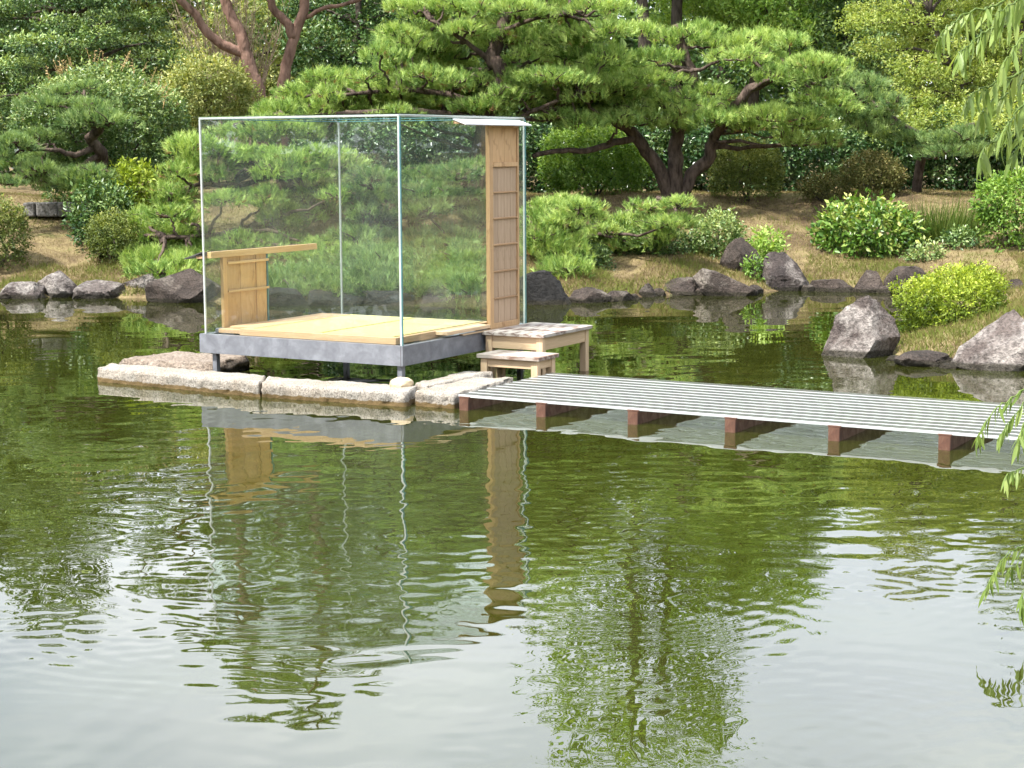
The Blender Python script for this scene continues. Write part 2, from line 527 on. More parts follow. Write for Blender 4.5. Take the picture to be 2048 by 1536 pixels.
def ground_mat():
    m, n, out = new_mat('dry_turf')
    v = world_coords(n)
    big = noise(n, v, 0.55, 2, 0.6, 0.4)
    med = noise(n, v, 3.0, 3, 0.65, 0.6)
    fine = noise(n, world_coords(n, (1, 2.2, 1)), 26, 2, 0.7)
    r = ramp(n, [(0.36, (0.08, 0.056, 0.034)), (0.47, (0.15, 0.112, 0.062)), (0.57, (0.24, 0.19, 0.098)), (0.68, (0.14, 0.15, 0.05))])
    ad = N(n, 'ShaderNodeMath', operation='MULTIPLY_ADD'); ad.inputs[1].default_value = 0.45
    sc = N(n, 'ShaderNodeMath', operation='MULTIPLY'); sc.inputs[1].default_value = 0.55
    n.links.new(big, sc.inputs[0]); n.links.new(med, ad.inputs[0]); n.links.new(sc.outputs[0], ad.inputs[2])
    n.links.new(ad.outputs[0], r.inputs['Fac'])
    r3 = ramp(n, [(0.3, 0.6), (0.7, 1.25)])
    n.links.new(fine, r3.inputs['Fac'])
    mu = N(n, 'ShaderNodeMixRGB', blend_type='MULTIPLY'); mu.inputs[0].default_value = 0.85
    n.links.new(r.outputs[0], mu.inputs[1]); n.links.new(r3.outputs[0], mu.inputs[2])
    p = N(n, 'ShaderNodeBsdfPrincipled', Roughness=0.95)
    p.inputs['Specular IOR Level'].default_value = 0.1
    bp = N(n, 'ShaderNodeBump', Strength=0.7, Distance=0.05)
    n.links.new(fine, bp.inputs['Height'])
    n.links.new(mu.outputs[0], p.inputs['Base Color']); n.links.new(bp.outputs[0], p.inputs['Normal'])
    n.links.new(p.outputs[0], out.inputs['Surface'])
    return m

def water_mat():
    m, n, out = new_mat('pond_water')
    lk = n.links.new
    fb = noise(n, world_coords(n), 0.45, 2, 0.55)
    rb = ramp(n, [(0.3, (0.031, 0.035, 0.005)), (0.7, (0.043, 0.053, 0.008))])
    lk(fb, rb.inputs['Fac'])
    df = n.nodes.new('ShaderNodeBsdfDiffuse'); lk(rb.outputs[0], df.inputs['Color'])
    tr = n.nodes.new('ShaderNodeBsdfTransparent'); tr.inputs['Color'].default_value = (0.30, 0.29, 0.10, 1)
    body = N(n, 'ShaderNodeMixShader'); body.inputs[0].default_value = 0.28
    lk(df.outputs[0], body.inputs[1]); lk(tr.outputs[0], body.inputs[2])
    gl = N(n, 'ShaderNodeBsdfGlossy', Roughness=0.0)
    fr = N(n, 'ShaderNodeFresnel', IOR=2.25)
    mx = n.nodes.new('ShaderNodeMixShader')
    fm = N(n, 'ShaderNodeMath', operation='MULTIPLY'); fm.use_clamp = True; fm.inputs[1].default_value = 1.22
    lk(fr.outputs[0], fm.inputs[0])
    lk(fm.outputs[0], mx.inputs[0]); lk(body.outputs[0], mx.inputs[1]); lk(gl.outputs[0], mx.inputs[2])
    lk(mx.outputs[0], out.inputs['Surface'])
    return m

M = {}
M['needle'] = leaf_mat('pine_needles', (0.045, 0.10, 0.02), (0.19, 0.32, 0.075), (0.50, 0.62, 0.19), 0.25, 0.5, 0.25, (0.30, 0.19, 0.09))
M['needle_dark'] = leaf_mat('blue_green_needles', (0.035, 0.085, 0.028), (0.13, 0.225, 0.075), (0.34, 0.45, 0.17), 0.3, 0.5, 0.25)
M['holly'] = leaf_mat('glossy_green_leaf', (0.022, 0.065, 0.016), (0.11, 0.19, 0.05), (0.42, 0.5, 0.19), 0.25, 0.35, 0.5)
M['dark_leaf'] = leaf_mat('dark_evergreen_leaf', (0.014, 0.048, 0.015), (0.075, 0.15, 0.04), (0.33, 0.44, 0.15), 0.25, 0.38, 0.5)
M['camellia'] = leaf_mat('camellia_leaf', (0.012, 0.042, 0.012), (0.055, 0.13, 0.035), (0.36, 0.48, 0.2), 0.2, 0.28, 0.6)
M['azalea'] = leaf_mat('azalea_leaf', (0.035, 0.06, 0.012), (0.14, 0.185, 0.04), (0.42, 0.44, 0.13), 0.3, 0.5, 0.3)
M['azalea_brown'] = leaf_mat('bronzed_azalea_leaf', (0.04, 0.05, 0.012), (0.11, 0.12, 0.03), (0.27, 0.22, 0.08), 0.25, 0.55, 0.25)
M['yellow_leaf'] = leaf_mat('yellow_green_leaf', (0.07, 0.12, 0.012), (0.27, 0.36, 0.035), (0.6, 0.66, 0.12), 0.35, 0.45, 0.3)
M['lime_leaf'] = leaf_mat('light_green_leaf', (0.05, 0.12, 0.02), (0.19, 0.33, 0.06), (0.46, 0.6, 0.17), 0.4, 0.45, 0.35)
M['maple'] = leaf_mat('maple_leaf', (0.09, 0.15, 0.03), (0.27, 0.35, 0.08), (0.54, 0.58, 0.22), 0.42, 0.5, 0.25)
M['olive_leaf'] = leaf_mat('olive_green_leaf', (0.05, 0.08, 0.02), (0.19, 0.235, 0.065), (0.48, 0.48, 0.19), 0.35, 0.5, 0.3)
M['variegated'] = leaf_mat('variegated_leaf', (0.03, 0.09, 0.015), (0.11, 0.22, 0.03), (0.55, 0.58, 0.16), 0.25, 0.35, 0.5)
M['willow'] = leaf_mat('willow_leaf', (0.10, 0.17, 0.035), (0.20, 0.29, 0.07), (0.38, 0.45, 0.15), 0.4, 0.42, 0.35)
M['grass'] = leaf_mat('grass_blade', (0.15, 0.21, 0.035), (0.19, 0.155, 0.062), (0.32, 0.25, 0.125), 0.3, 0.7, 0.1)
M['shoot'] = leaf_mat('bronze_shoot', (0.20, 0.17, 0.05), (0.40, 0.27, 0.12), (0.55, 0.42, 0.20), 0.3)
M['reed'] = leaf_mat('tall_grass_blade', (0.04, 0.08, 0.015), (0.11, 0.17, 0.03), (0.28, 0.26, 0.09), 0.3, 0.6, 0.2)
M['bark_pine'] = bark_mat('pine_bark', (0.030, 0.022, 0.018), (0.125, 0.092, 0.074))
M['bark_red'] = bark_mat('red_pine_bark', (0.10, 0.058, 0.042), (0.24, 0.15, 0.115), 6)
M['bark_dark'] = bark_mat('dark_bark', (0.028, 0.022, 0.018), (0.085, 0.07, 0.055))
M['twig'] = bark_mat('tan_twig', (0.22, 0.16, 0.11), (0.42, 0.33, 0.24))
M['wood'] = wood_mat('cedar_upright', (0.46, 0.28, 0.14), (0.64, 0.43, 0.24), 'Z', 0.25, (0.30, 0.16, 0.07))
M['wood_fresh'] = wood_mat('orange_cedar_upright', (0.52, 0.30, 0.12), (0.66, 0.42, 0.19), 'Z', 0.15, (0.34, 0.17, 0.06))
M['wood_fresh_y'] = wood_mat('orange_cedar_rail', (0.56, 0.34, 0.15), (0.70, 0.47, 0.23), 'Y')
M['wood_x'] = wood_mat('cypress_board_x', (0.48, 0.29, 0.16), (0.64, 0.42, 0.25), 'X')
M['wood_y'] = wood_mat('cypress_board_y', (0.48, 0.29, 0.16), (0.64, 0.42, 0.25), 'Y')
M['wood_pale'] = wood_mat('pale_weathered_upright', (0.38, 0.265, 0.175), (0.52, 0.38, 0.265), 'Z', 0.2, (0.26, 0.165, 0.10))
M['wood_bench_x'] = wood_mat('bench_board_x', (0.50, 0.35, 0.21), (0.66, 0.49, 0.32), 'X')
M['wood_bench_y'] = wood_mat('bench_board_y', (0.50, 0.35, 0.21), (0.66, 0.49, 0.32), 'Y')
M['wood_bench_z'] = wood_mat('bench_leg', (0.50, 0.35, 0.21), (0.66, 0.49, 0.32), 'Z')
M['plank_y'] = wood_mat('stained_plank_y', (0.36, 0.31, 0.27), (0.52, 0.475, 0.43), 'Y', 1.5, (0.15, 0.095, 0.075))
M['plank_x'] = wood_mat('stained_plank_x', (0.38, 0.325, 0.275), (0.54, 0.485, 0.43), 'X', 1.2, (0.19, 0.12, 0.09))
M['batten'] = wood_mat('brown_batten', (0.36, 0.22, 0.12), (0.50, 0.33, 0.19), 'Y')
M['steel'] = steel_mat()
M['post_metal'] = plain_mat('pale_aluminium', (0.60, 0.63, 0.62), 0.35, 0.3, 0.05)
M['glass_edge'] = plain_mat('green_glass_edge', (0.10, 0.22, 0.23), 0.12, 0.0, 0.2)
M['frost_edge'] = leaf_mat('frosted_white_edge', (0.72, 0.75, 0.75), (0.76, 0.79, 0.79), (0.80, 0.82, 0.82), 0.45, 0.4, 0.4)  # white for painted sky glints on the planks, and for the front edge
M['white_sheet'] = plain_mat('white_metal_sheet', (0.62, 0.63, 0.65), 0.45, 0.1, 0.03)
M['lead'] = plain_mat('dark_lead_sheet', (0.09, 0.085, 0.09), 0.45, 0.3, 0.2)
M['glass'] = glass_mat()
M['deck'] = deck_glass_mat()
M['rust'] = rust_mat()
M['tatami'] = tatami_mat()
M['heri'] = plain_mat('olive_cloth_border', (0.22, 0.19, 0.075), 0.9, 0.0, 0.15)
M['granite'] = granite_mat()
M['sandstone'] = rock_mat('tan_slab', (0.33, 0.26, 0.20), (0.46, 0.38, 0.31), (0.52, 0.46, 0.39), 0.5, 2.5)
M['pebble'] = plain_mat('smooth_tan_stone', (0.46, 0.37, 0.24), 0.7, 0, 0.12, 8)
M['rock_brown'] = rock_mat('brown_rock', (0.036, 0.028, 0.023), (0.125, 0.097, 0.080), (0.34, 0.30, 0.25), 0.30, 2.6)
M['rock_mixed'] = rock_mat('lichened_rock', (0.045, 0.036, 0.034), (0.125, 0.10, 0.09), (0.46, 0.42, 0.38), 0.78, 2.4)
M['rock_boulder'] = rock_mat('greyish_boulder', (0.075, 0.058, 0.052), (0.19, 0.155, 0.138), (0.50, 0.46, 0.42), 0.72, 1.9)
M['rock_pale'] = rock_mat('pale_rock', (0.07, 0.055, 0.05), (0.19, 0.16, 0.145), (0.46, 0.43, 0.39), 0.72)
M['rock_dark'] = rock_mat('dark_wet_rock', (0.012, 0.012, 0.012), (0.035, 0.033, 0.031), (0.09, 0.085, 0.08), 0.2)
M['kerb'] = rock_mat('grey_kerb_stone', (0.20, 0.19, 0.18), (0.34, 0.33, 0.31), (0.46, 0.45, 0.42), 0.4)
M['ground'] = ground_mat()
M['mud'] = plain_mat('pond_mud', (0.045, 0.045, 0.014), 0.9, 0, 0.4, 2)
M['water'] = water_mat()
M['plaster'] = plain_mat('white_plaster', (0.70, 0.70, 0.68), 0.8, 0, 0.05)
M['tile'] = plain_mat('grey_roof_tile', (0.20, 0.21, 0.22), 0.5, 0, 0.2)

# ---------------------------------------------------------------- ground and water
POND = [(-22, 27), (-16, 31.2), (-9.5, 31.9), (-8.2, 32.1), (-6.4, 31.6), (-5.4, 30.9), (-3.6, 30.6), (-1.5, 30.5),
        (0.3, 30.3), (1.0, 30.5), (1.8, 31.0), (2.6, 31.7), (3.6, 32.0), (4.5, 32.2), (5.5, 33.0), (6.4, 32.9), (7.2, 32.3),
        (7.6, 31.0), (7.9, 28.5), (7.2, 26.4), (6.0, 25.2), (5.25, 23.8), (4.95, 22.6), (5.05, 21.6), (5.7, 21.2),
        (6.4, 20.8), (8.0, 20.0), (11.0, 17.0), (11.8, 12.5), (11.2, 8), (8, 4.5), (4, 3.0), (0, 2.6), (-6, 3.0), (-14, 5), (-20, 9), (-23, 16)]
_P = np.array(POND, float)
def sdist(X, Y):
    """distance to the pond edge, negative over water"""
    X = np.asarray(X, float); Y = np.asarray(Y, float)
    d = np.full(X.shape, 1e9); ins = np.zeros(X.shape, bool)
    for i in range(len(_P)):
        a, b = _P[i], _P[(i + 1) % len(_P)]
        e = b - a
        t = np.clip(((X - a[0]) * e[0] + (Y - a[1]) * e[1]) / (e @ e), 0, 1)
        d = np.minimum(d, np.hypot(X - a[0] - t * e[0], Y - a[1] - t * e[1]))
        c = ((a[1] > Y) != (b[1] > Y)) & (X < (b[0] - a[0]) * (Y - a[1]) / (b[1] - a[1] + 1e-12) + a[0])
        ins ^= c
    return np.where(ins, -d, d)
def hgt(X, Y):
    X = np.asarray(X, float); Y = np.asarray(Y, float)
    d = sdist(X, Y)
    land = 0.10 + 0.222 * np.minimum(d, 6.9) + 0.004 * np.clip(d - 6.9, 0, 60)
    land = np.where(d < 0.4, 0.02 + d * 0.40, land)
    land += 0.05 * np.sin(X * 1.3 + 0.7) * np.sin(Y * 0.9) * np.clip(d, 0, 1)
    land += 0.035 * np.sin(X * 3.1 + Y * 1.1) * np.clip(d, 0, 1)
    pond = np.maximum(-1.3, d * 0.75)
    return np.where(d > 0, land, pond)
def hz(x, y): return float(hgt(np.array([x]), np.array([y]))[0])

xs = np.concatenate([[-400, -250, -150, -90, -60, -40, -28, -20], np.arange(-16, 16.01, 0.22), [20, 28, 40, 60, 90, 150, 250, 400]])
ys = np.concatenate([[-300, -150, -80, -40, -20, -10, -4, 0, 2, 4, 6, 9, 12, 15, 18], np.arange(19.5, 47, 0.22), [50, 54, 60, 70, 90, 130, 200, 320, 500]])
GX, GY = np.meshgrid(xs, ys)
GZ = hgt(GX, GY)
nx, ny = len(xs), len(ys)
gv = np.stack([GX.ravel(), GY.ravel(), GZ.ravel()], 1)
gf = [(j * nx + i, j * nx + i + 1, (j + 1) * nx + i + 1, (j + 1) * nx + i) for j in range(ny - 1) for i in range(nx - 1)]
gme = bpy.data.meshes.new('ground')
gme.from_pydata(gv.tolist(), [], gf)
gme.materials.append(M['ground']); gme.materials.append(M['mud'])
_cz = np.array([GZ[j:j + 2, i:i + 2].mean() for j in range(ny - 1) for i in range(nx - 1)])
gme.polygons.foreach_set('material_index', (_cz < -0.06).astype(np.int32))
gme.polygons.foreach_set('use_smooth', np.ones(len(gf), bool))
tag(link('ground', gme), kind='structure')

# pond surface: a sheet with real ripples where it can be seen
_rows = np.exp(np.linspace(math.log(5.4), math.log(34.2), 640))
_rows = np.concatenate([[1.9, 3.0, 4.4], _rows])
_cols = np.concatenate([[-22, -6, -3, -1.6, -0.9, -0.6, -0.48], np.linspace(-0.42, 0.42, 400), [0.48, 0.6, 0.9, 1.6, 3, 6]])
WY, WS = np.meshgrid(_rows, _cols, indexing='ij')
WX = np.clip(WS * WY, -61, 12.6 + 0 * WY)
def bands(X, Y, lam0, lam1, n, slope, seed, spread):
    r = np.random.default_rng(seed)
    h = np.zeros_like(X)
    for _ in range(n):
        lam = math.exp(r.uniform(math.log(lam0), math.log(lam1)))
        th = math.pi / 2 + r.normal(0, spread)
        k = 2 * math.pi / lam
        h += (slope / math.sqrt(n / 2)) / k * np.sin(k * (X * math.cos(th) + Y * math.sin(th)) + r.uniform(0, 6.28))
    return h
def patchy(X, Y, lam, seed, lo, hi):
    r = np.random.default_rng(seed)
    h = np.zeros_like(X)
    for _ in range(9):
        th = r.uniform(0, math.pi); k = 2 * math.pi / (lam * r.uniform(0.6, 1.7))
        h += np.sin(k * (X * math.cos(th) + Y * math.sin(th)) + r.uniform(0, 6.28))
    h /= 3.0
    return np.clip((h - lo) / (hi - lo), 0, 1)
def ripple_height(X, Y):
    p1 = 0.25 + 0.75 * patchy(X, Y, 4.0, 3, -0.8, 0.7)
    p2 = patchy(X, Y, 3.0, 5, -0.4, 0.9)
    far = np.clip((30 - Y) / 16, 0.12, 1)
    near = np.clip((Y - 6.5) / 4.5, 0.34, 1)
    h = bands(X, Y, 0.7, 1.7, 16, 0.0042, 11, 0.7) * (0.35 + 0.65 * near)
    h += bands(X, Y, 0.24, 0.5, 24, 0.0105, 12, 0.7) * p1 * far * near
    h += bands(X, Y, 0.10, 0.21, 40, 0.0185, 13, 0.8) * (0.12 + 0.88 * p2) * np.clip((23 - Y) / 9, 0, 1) * near
    for cx_, cy_, r0, wd, lam, sl in ((-0.5, 13.6, 4.6, 1.1, 0.16, 0.016), (5.2, 14.5, 6.0, 1.6, 0.22, 0.013), (1.4, 7.6, 1.0, 0.8, 0.10, 0.016),
                                      (-6.0, 9.0, 4.2, 1.3, 0.24, 0.012), (3.6, 5.2, 3.2, 1.4, 0.17, 0.014)):
        R = np.hypot(X - cx_, Y - cy_) + 0.10 * np.sin(X * 2.1 + cx_) * np.sin(Y * 1.7 + cy_) + 0.05 * np.sin(X * 5.3) * np.sin(Y * 4.1)
        h += 0.8 * (0.3 + 0.7 * patchy(X, Y, 1.6, int(cx_ * 10) % 97, -0.5, 0.6)) * sl * lam / 6.283 * np.sin(6.283 / lam * R) * np.exp(-((R - r0) / wd) ** 2) * np.clip((20 - Y) / 6, 0, 1)
    return h
WZ = ripple_height(WX, WY) * (np.abs(WS) < 0.43) * np.clip((WY - 4.5) / 1.5, 0, 1)
wr, wc = WX.shape
_i = np.arange((wr - 1) * wc).reshape(wr - 1, wc)[:, :-1].ravel()
wq = np.stack([_i, _i + 1, _i + wc + 1, _i + wc], 1).astype(np.int32)
wme = bpy.data.meshes.new('pond_water')
wme.vertices.add(wr * wc)
wme.vertices.foreach_set('co', np.stack([WX.ravel(), WY.ravel(), WZ.ravel()], 1).astype(np.float32).ravel())
wme.loops.add(len(wq) * 4)
wme.loops.foreach_set('vertex_index', wq.ravel())
wme.polygons.add(len(wq))
wme.polygons.foreach_set('loop_start', np.arange(0, len(wq) * 4, 4, dtype=np.int32))
wme.update(calc_edges=True)
wme.polygons.foreach_set('use_smooth', np.ones(len(wq), bool))
wme.materials.append(M['water'])
tag(link('pond_water', wme), kind='structure')

# ================================================================ glass tea house
import bmesh
from mathutils import noise as mnoise
YAW = -0.5214
TH = (-1.2117, 18.8874, 0.0)            # near corner of the glass box, at water level
T = 0.545                               # top of the steel frame above the water
W = 2.7855
def lw(x, y, z=0.0):                    # tea-house axes -> world
    c, s = math.cos(YAW), math.sin(YAW)
    return Vector((TH[0] + c * x - s * y, TH[1] + s * x + c * y, z))

def B(name, box, mat, parent, bev=0.003):
    return MB().box(*box, bev=bev).build(name, M[mat], parent)
def BC(name, box, mat, parent, bev=0.003, label=None):
    """box with its own origin at its centre (so the grain differs from board to board)"""
    x0, x1, y0, y1, z0, z1 = box
    c = ((x0 + x1) / 2, (y0 + y1) / 2, (z0 + z1) / 2)
    o = MB().box(x0 - c[0], x1 - c[0], y0 - c[1], y1 - c[1], z0 - c[2], z1 - c[2], bev=bev).build(name, M[mat], parent)
    o.location = c
    if label: o['label'] = label
    return o

tea = empty('glass_tea_house', TH, YAW)
tag(tea, 'square glass tea house on a grey steel frame standing over the pond', 'tea house')
Z0 = T - 0.222
# steel frame: four channels
def channel(along, x0, x1, y0, y1, inward):
    m = MB()
    t, fl = 0.012, 0.075
    if along == 'x':
        yo, yi = (y0, y0 + t) if inward > 0 else (y1 - t, y1)
        m.box(x0, x1, yo, yi, Z0, T)
        ya, yb = (yi, yi + fl) if inward > 0 else (yo - fl, yo)
        m.box(x0 + t, x1 - t, ya, yb, T - t, T - 0.001); m.box(x0 + t, x1 - t, ya, yb, Z0 + 0.001, Z0 + t)
    else:
        xo, xi = (x0, x0 + t) if inward > 0 else (x1 - t, x1)
        m.box(xo, xi, y0, y1, Z0, T)
        xa, xb = (xi, xi + fl) if inward > 0 else (xo - fl, xo)
        m.box(xa, xb, y0, y1, T - t + 0.002, T - 0.003); m.box(xa, xb, y0, y1, Z0 + 0.003, Z0 + t)
    return m.build('frame_beam', M['steel'], tea)
FX0, FX1, FY0, FY1 = -W - 0.055, 0.03, -0.03, W + 0.03
channel('x', FX0, FX1, FY0, FY0 + 0.09, 1)
channel('x', FX0, FX1, FY1 - 0.09, FY1, -1)
channel('y', FX1 - 0.09, FX1, FY0 + 0.0125, FY1 - 0.0125, -1)
channel('y', FX0, FX0 + 0.09, FY0 + 0.0125, FY1 - 0.0125, 1)
B('corner_seam', (FX1 - 0.03, FX1 - 0.024, FY0 - 0.002, FY0, Z0 + 0.002, T - 0.002), 'lead', tea, 0)
B('floor_pan', (FX0 + 0.09, FX1 - 0.09, FY0 + 0.09, FY1 - 0.09, Z0 + 0.06, Z0 + 0.10), 'steel', tea)
for (x, y) in ((-0.035, 0.035), (-W + 0.115, 0.06), (-0.05, W - 0.06), (-W + 0.10, W - 0.06)):
    B('frame_leg', (x - 0.032, x + 0.032, y - 0.032, y + 0.032, -0.9, Z0 - 0.0005), 'steel', tea)
# floor: timber border with two mats
FB = T + 0.078
BC('floor_border', (-2.30, -0.11, 0.045, 0.10, T + 0.002, FB), 'wood_x', tea)
BC('floor_border', (-2.30, -0.11, 2.045, 2.10, T + 0.002, FB), 'wood_x', tea)
BC('floor_border', (-0.165, -0.11, 0.1005, 2.0445, T + 0.002, FB), 'wood_y', tea)
BC('floor_border', (-2.30, -2.135, 0.1005, 2.0445, T + 0.002, FB), 'wood_y', tea)
for x0, x1 in ((-2.1335, -1.152), (-1.148, -0.1665)):
    mt = BC('tatami_mat', (x0, x1, 0.102, 2.043, T + 0.01, FB + 0.006), 'tatami', tea, 0.004)
    hw = (x1 - x0) / 2
    for sx in (-1, 1):
        xa, xb = sx * (hw - 0.001), sx * (hw - 0.022)
        MB().box(xa, xb, -0.968, 0.968, 0.0372, 0.0392).build('cloth_border', M['heri'], mt)
# glass
g = 0.012
for nm, bx in (('glass_pane', (-W + 0.024, -0.024, 0.002, 0.002 + g, T + 0.001, T + 2.5)),
               ('glass_pane', (-0.002 - g, -0.002, 0.024, W - 0.024, T + 0.001, T + 2.5)),
               ('glass_pane', (-W + 0.024, -0.024, W - 0.002 - g, W - 0.002, T + 0.001, T + 2.5)),
               ('glass_pane', (-W + 0.002, -W + 0.002 + g, 0.024, W - 0.024, T + 0.001, T + 2.5)),
               ('glass_roof', (-W - 0.05, 0.05, -0.05, W + 0.05, T + 2.523, T + 2.535))):
    B(nm, bx, 'glass', tea, 0)
for i, (sx, sy) in enumerate(((0, 0), (-1, 0), (0, 1), (-1, 1))):
    x0 = sx * W + (-0.022 if sx == 0 else 0.0); y0 = sy * W + (0.0 if sy == 0 else -0.022)
    p = B('corner_post', (x0, x0 + 0.022, y0, y0 + 0.022, T + 0.001, T + 2.5), 'post_metal', tea, 0.002)
    if sx == 0:
        MB().box(x0 + 0.0225, x0 + 0.034, y0 + 0.002, y0 + 0.02, T + 0.001, T + 2.499).build('glass_edge', M['glass_edge'], p)
rz0, rz1 = T + 2.5005, T + 2.522
B('top_rail', (-W, 0.0, 0.0, 0.022, rz0, rz1), 'post_metal', tea, 0.002)
B('top_rail', (-0.022, 0.0, 0.0225, W - 0.0225, rz0, rz1), 'post_metal', tea, 0.002)
B('top_rail', (-W, 0.0, W - 0.018, W, rz0, rz1 - 0.008), 'glass_edge', tea, 0.002)
B('top_rail', (-W, -W + 0.018, 0.0225, W - 0.0225, rz0, rz1 - 0.008), 'glass_edge', tea, 0.002)
# low crawl-in door on the left
XL = -W + 0.03
dl = empty('low_door', (XL, 0.28, T), 0); dl.parent = tea
dl['label'] = 'low orange cedar door behind the glass, with two cross battens'
BC('door_stile', (0.0, 0.045, 0.0, 0.075, 0.0, 0.886), 'wood_fresh', dl)
for y0, y1 in ((0.0765, 0.335), (0.341, 0.60), (0.606, 0.845)):
    BC('door_plank', (0.008, 0.028, y0, y1, 0.05, 0.884), 'wood_fresh', dl, 0.002)
BC('door_batten', (0.0285, 0.046, 0.63, 0.655, 0.05, 0.882), 'wood_fresh', dl)
for z in (0.46, 0.80):
    BC('door_batten', (0.0465, 0.062, 0.0765, 0.86, z, z + 0.03), 'wood_fresh_y', dl)
BC('door_edge', (0.0, 0.04, 0.85, 0.872, 0.02, 0.886), 'glass_edge', dl)
BC('door_bottom_rail', (0.004, 0.036, 0.0765, 0.845, 0.0, 0.049), 'wood_fresh_y', dl)
BC('head_rail', (XL - 0.002, XL + 0.062, 0.045, 2.14, T + 0.888, T + 0.962), 'wood_fresh_y', tea)
BC('door_sill', (XL + 0.065, -2.302, 0.14, 2.15, T + 0.004, T + 0.05), 'wood_y', tea)
BC('door_sill', (-2.62, -2.305, 0.27, 2.12, T + 0.052, T + 0.076), 'wood_y', tea)
B('sill_block', (XL - 0.01, XL + 0.05, 0.17, 0.27, T + 0.002, T + 0.05), 'steel', tea)
ml = MB()
ml.add([(-W - 0.26, -0.02, T + 0.885), (-W - 0.002, -0.02, T + 0.965), (-W - 0.002, 1.5, T + 0.965), (-W - 0.26, 1.5, T + 0.885),
        (-W - 0.26, -0.02, T + 0.872), (-W - 0.002, -0.02, T + 0.95), (-W - 0.002, 1.5, T + 0.95), (-W - 0.26, 1.5, T + 0.872)],
       [(0, 1, 2, 3), (7, 6, 5, 4), (0, 4, 5, 1), (1, 5, 6, 2), (2, 6, 7, 3), (3, 7, 4, 0)])
aw = ml.build('drip_hood', M['lead'], tea)
MB().box(-W - 0.10, -W - 0.004, 0.0, 1.48, T + 0.885, T + 0.915).build('hood_bearer', M['batten'], aw)
# tall sliding door on the right
dr = empty('tall_door', (0.002, 1.83, T), 0); dr.parent = tea
dr['label'] = 'tall narrow pale wooden door with five thin cross battens'
BC('door_stile', (0.0, 0.055, 0.0, 0.038, 0.018, 2.43), 'wood', dr)
BC('door_stile', (0.012, 0.05, 0.040, 0.092, 0.018, 2.43), 'wood', dr)
BC('door_stile', (0.012, 0.05, 0.672, 0.71, 0.018, 2.43), 'wood', dr)
yy = [0.093, 0.235, 0.382, 0.528, 0.671]
for k in range(4):
    BC('door_plank', (0.012, 0.030, yy[k] + 0.003, yy[k + 1] - 0.003, 0.08, 1.935), 'wood_pale', dr, 0.002)
for y0, y1 in ((0.094, 0.38), (0.384, 0.67)):
    BC('upper_panel', (0.012, 0.032, y0, y1, 1.99, 2.43), 'wood', dr, 0.002)
BC('door_rail', (0.012, 0.056, 0.0935, 0.6715, 1.936, 1.989), 'wood', dr)
BC('door_rail', (0.012, 0.048, 0.0935, 0.6715, 0.018, 0.079), 'wood', dr)
BC('door_rail', (0.034, 0.052, 0.0935, 0.6715, 2.395, 2.43), 'wood', dr)
for z in (1.634, 1.326, 1.012, 0.696, 0.373):
    BC('door_batten', (0.0305, 0.052, 0.096, 0.668, z - 0.009, z + 0.011), 'batten', dr)
BC('door_sill', (-0.104, 0.055, 0.86, 1.828, T + 0.035, T + 0.075), 'wood_bench_y', tea)
BC('door_sill', (0.0, 0.060, 1.20, 2.52, T + 0.001, T + 0.016), 'wood_bench_y', tea)
BC('header_beam', (0.004, 0.075, 1.11, 2.60, T + 2.432, T + 2.464), 'wood_y', tea)
ma = MB()
ma.add([(0.001, 1.10, T + 2.492), (0.18, 1.10, T + 2.43), (0.18, 2.63, T + 2.43), (0.001, 2.63, T + 2.492),
        (0.001, 1.10, T + 2.480), (0.18, 1.10, T + 2.418), (0.18, 2.63, T + 2.418), (0.001, 2.63, T + 2.480)],
       [(0, 1, 2, 3), (7, 6, 5, 4), (0, 4, 5, 1), (1, 5, 6, 2), (2, 6, 7, 3), (3, 7, 4, 0)])
cn_ = ma.build('door_canopy', M['white_sheet'], tea)
cn_['label'] = 'thin white metal canopy above the tall door'
MB().box(0.08, 0.115, 1.16, 2.58, T + 2.418, T + 2.446).build('canopy_bearer', M['batten'], cn_)

# ---------------------------------------------------------------- bench and step
def table(name, label, cat, x0, x1, y0, y1, top, th, nplank, axis, ap_h, leg, foot, plankmat):
    r = empty(name, lw((x0 + x1) / 2, (y0 + y1) / 2, 0), YAW)
    tag(r, label, cat)
    hx, hy = (x1 - x0) / 2, (y1 - y0) / 2
    for k in range(nplank):
        if axis == 'y':
            w_ = 2 * hx / nplank
            bx = (-hx + k * w_ + 0.0012, -hx + (k + 1) * w_ - 0.0012, -hy + random.uniform(0, .004), hy - random.uniform(0, .004), top - th, top)
        else:
            w_ = 2 * hy / nplank
            bx = (-hx + random.uniform(0, .004), hx - random.uniform(0, .004), -hy + k * w_ + 0.0012, -hy + (k + 1) * w_ - 0.0012, top - th, top)
        BC('top_plank', bx, plankmat, r, 0.004)
    i = 0.035
    for sx in (-1, 1):
        for sy in (-1, 1):
            cx_, cy_ = sx * (hx - i - leg / 2), sy * (hy - i - leg / 2)
            BC('leg', (cx_ - leg / 2, cx_ + leg / 2, cy_ - leg / 2, cy_ + leg / 2, foot, top - th - 0.001), 'wood_bench_z', r, 0.004)
    a0, a1 = top - th - ap_h, top - th - 0.001
    for s in (-1, 1):
        ys_ = s * (hy - i - 0.012); xs_ = s * (hx - i - 0.012)
        BC('apron', (-hx + i + leg + 0.001, hx - i - leg - 0.001, ys_ - 0.0, ys_ - s * 0.03, a0, a1), 'wood_bench_x', r)
        BC('apron', (xs_ - s * 0.03, xs_, -hy + i + leg + 0.001, hy - i - leg - 0.001, a0, a1), 'wood_bench_y', r)
    return r
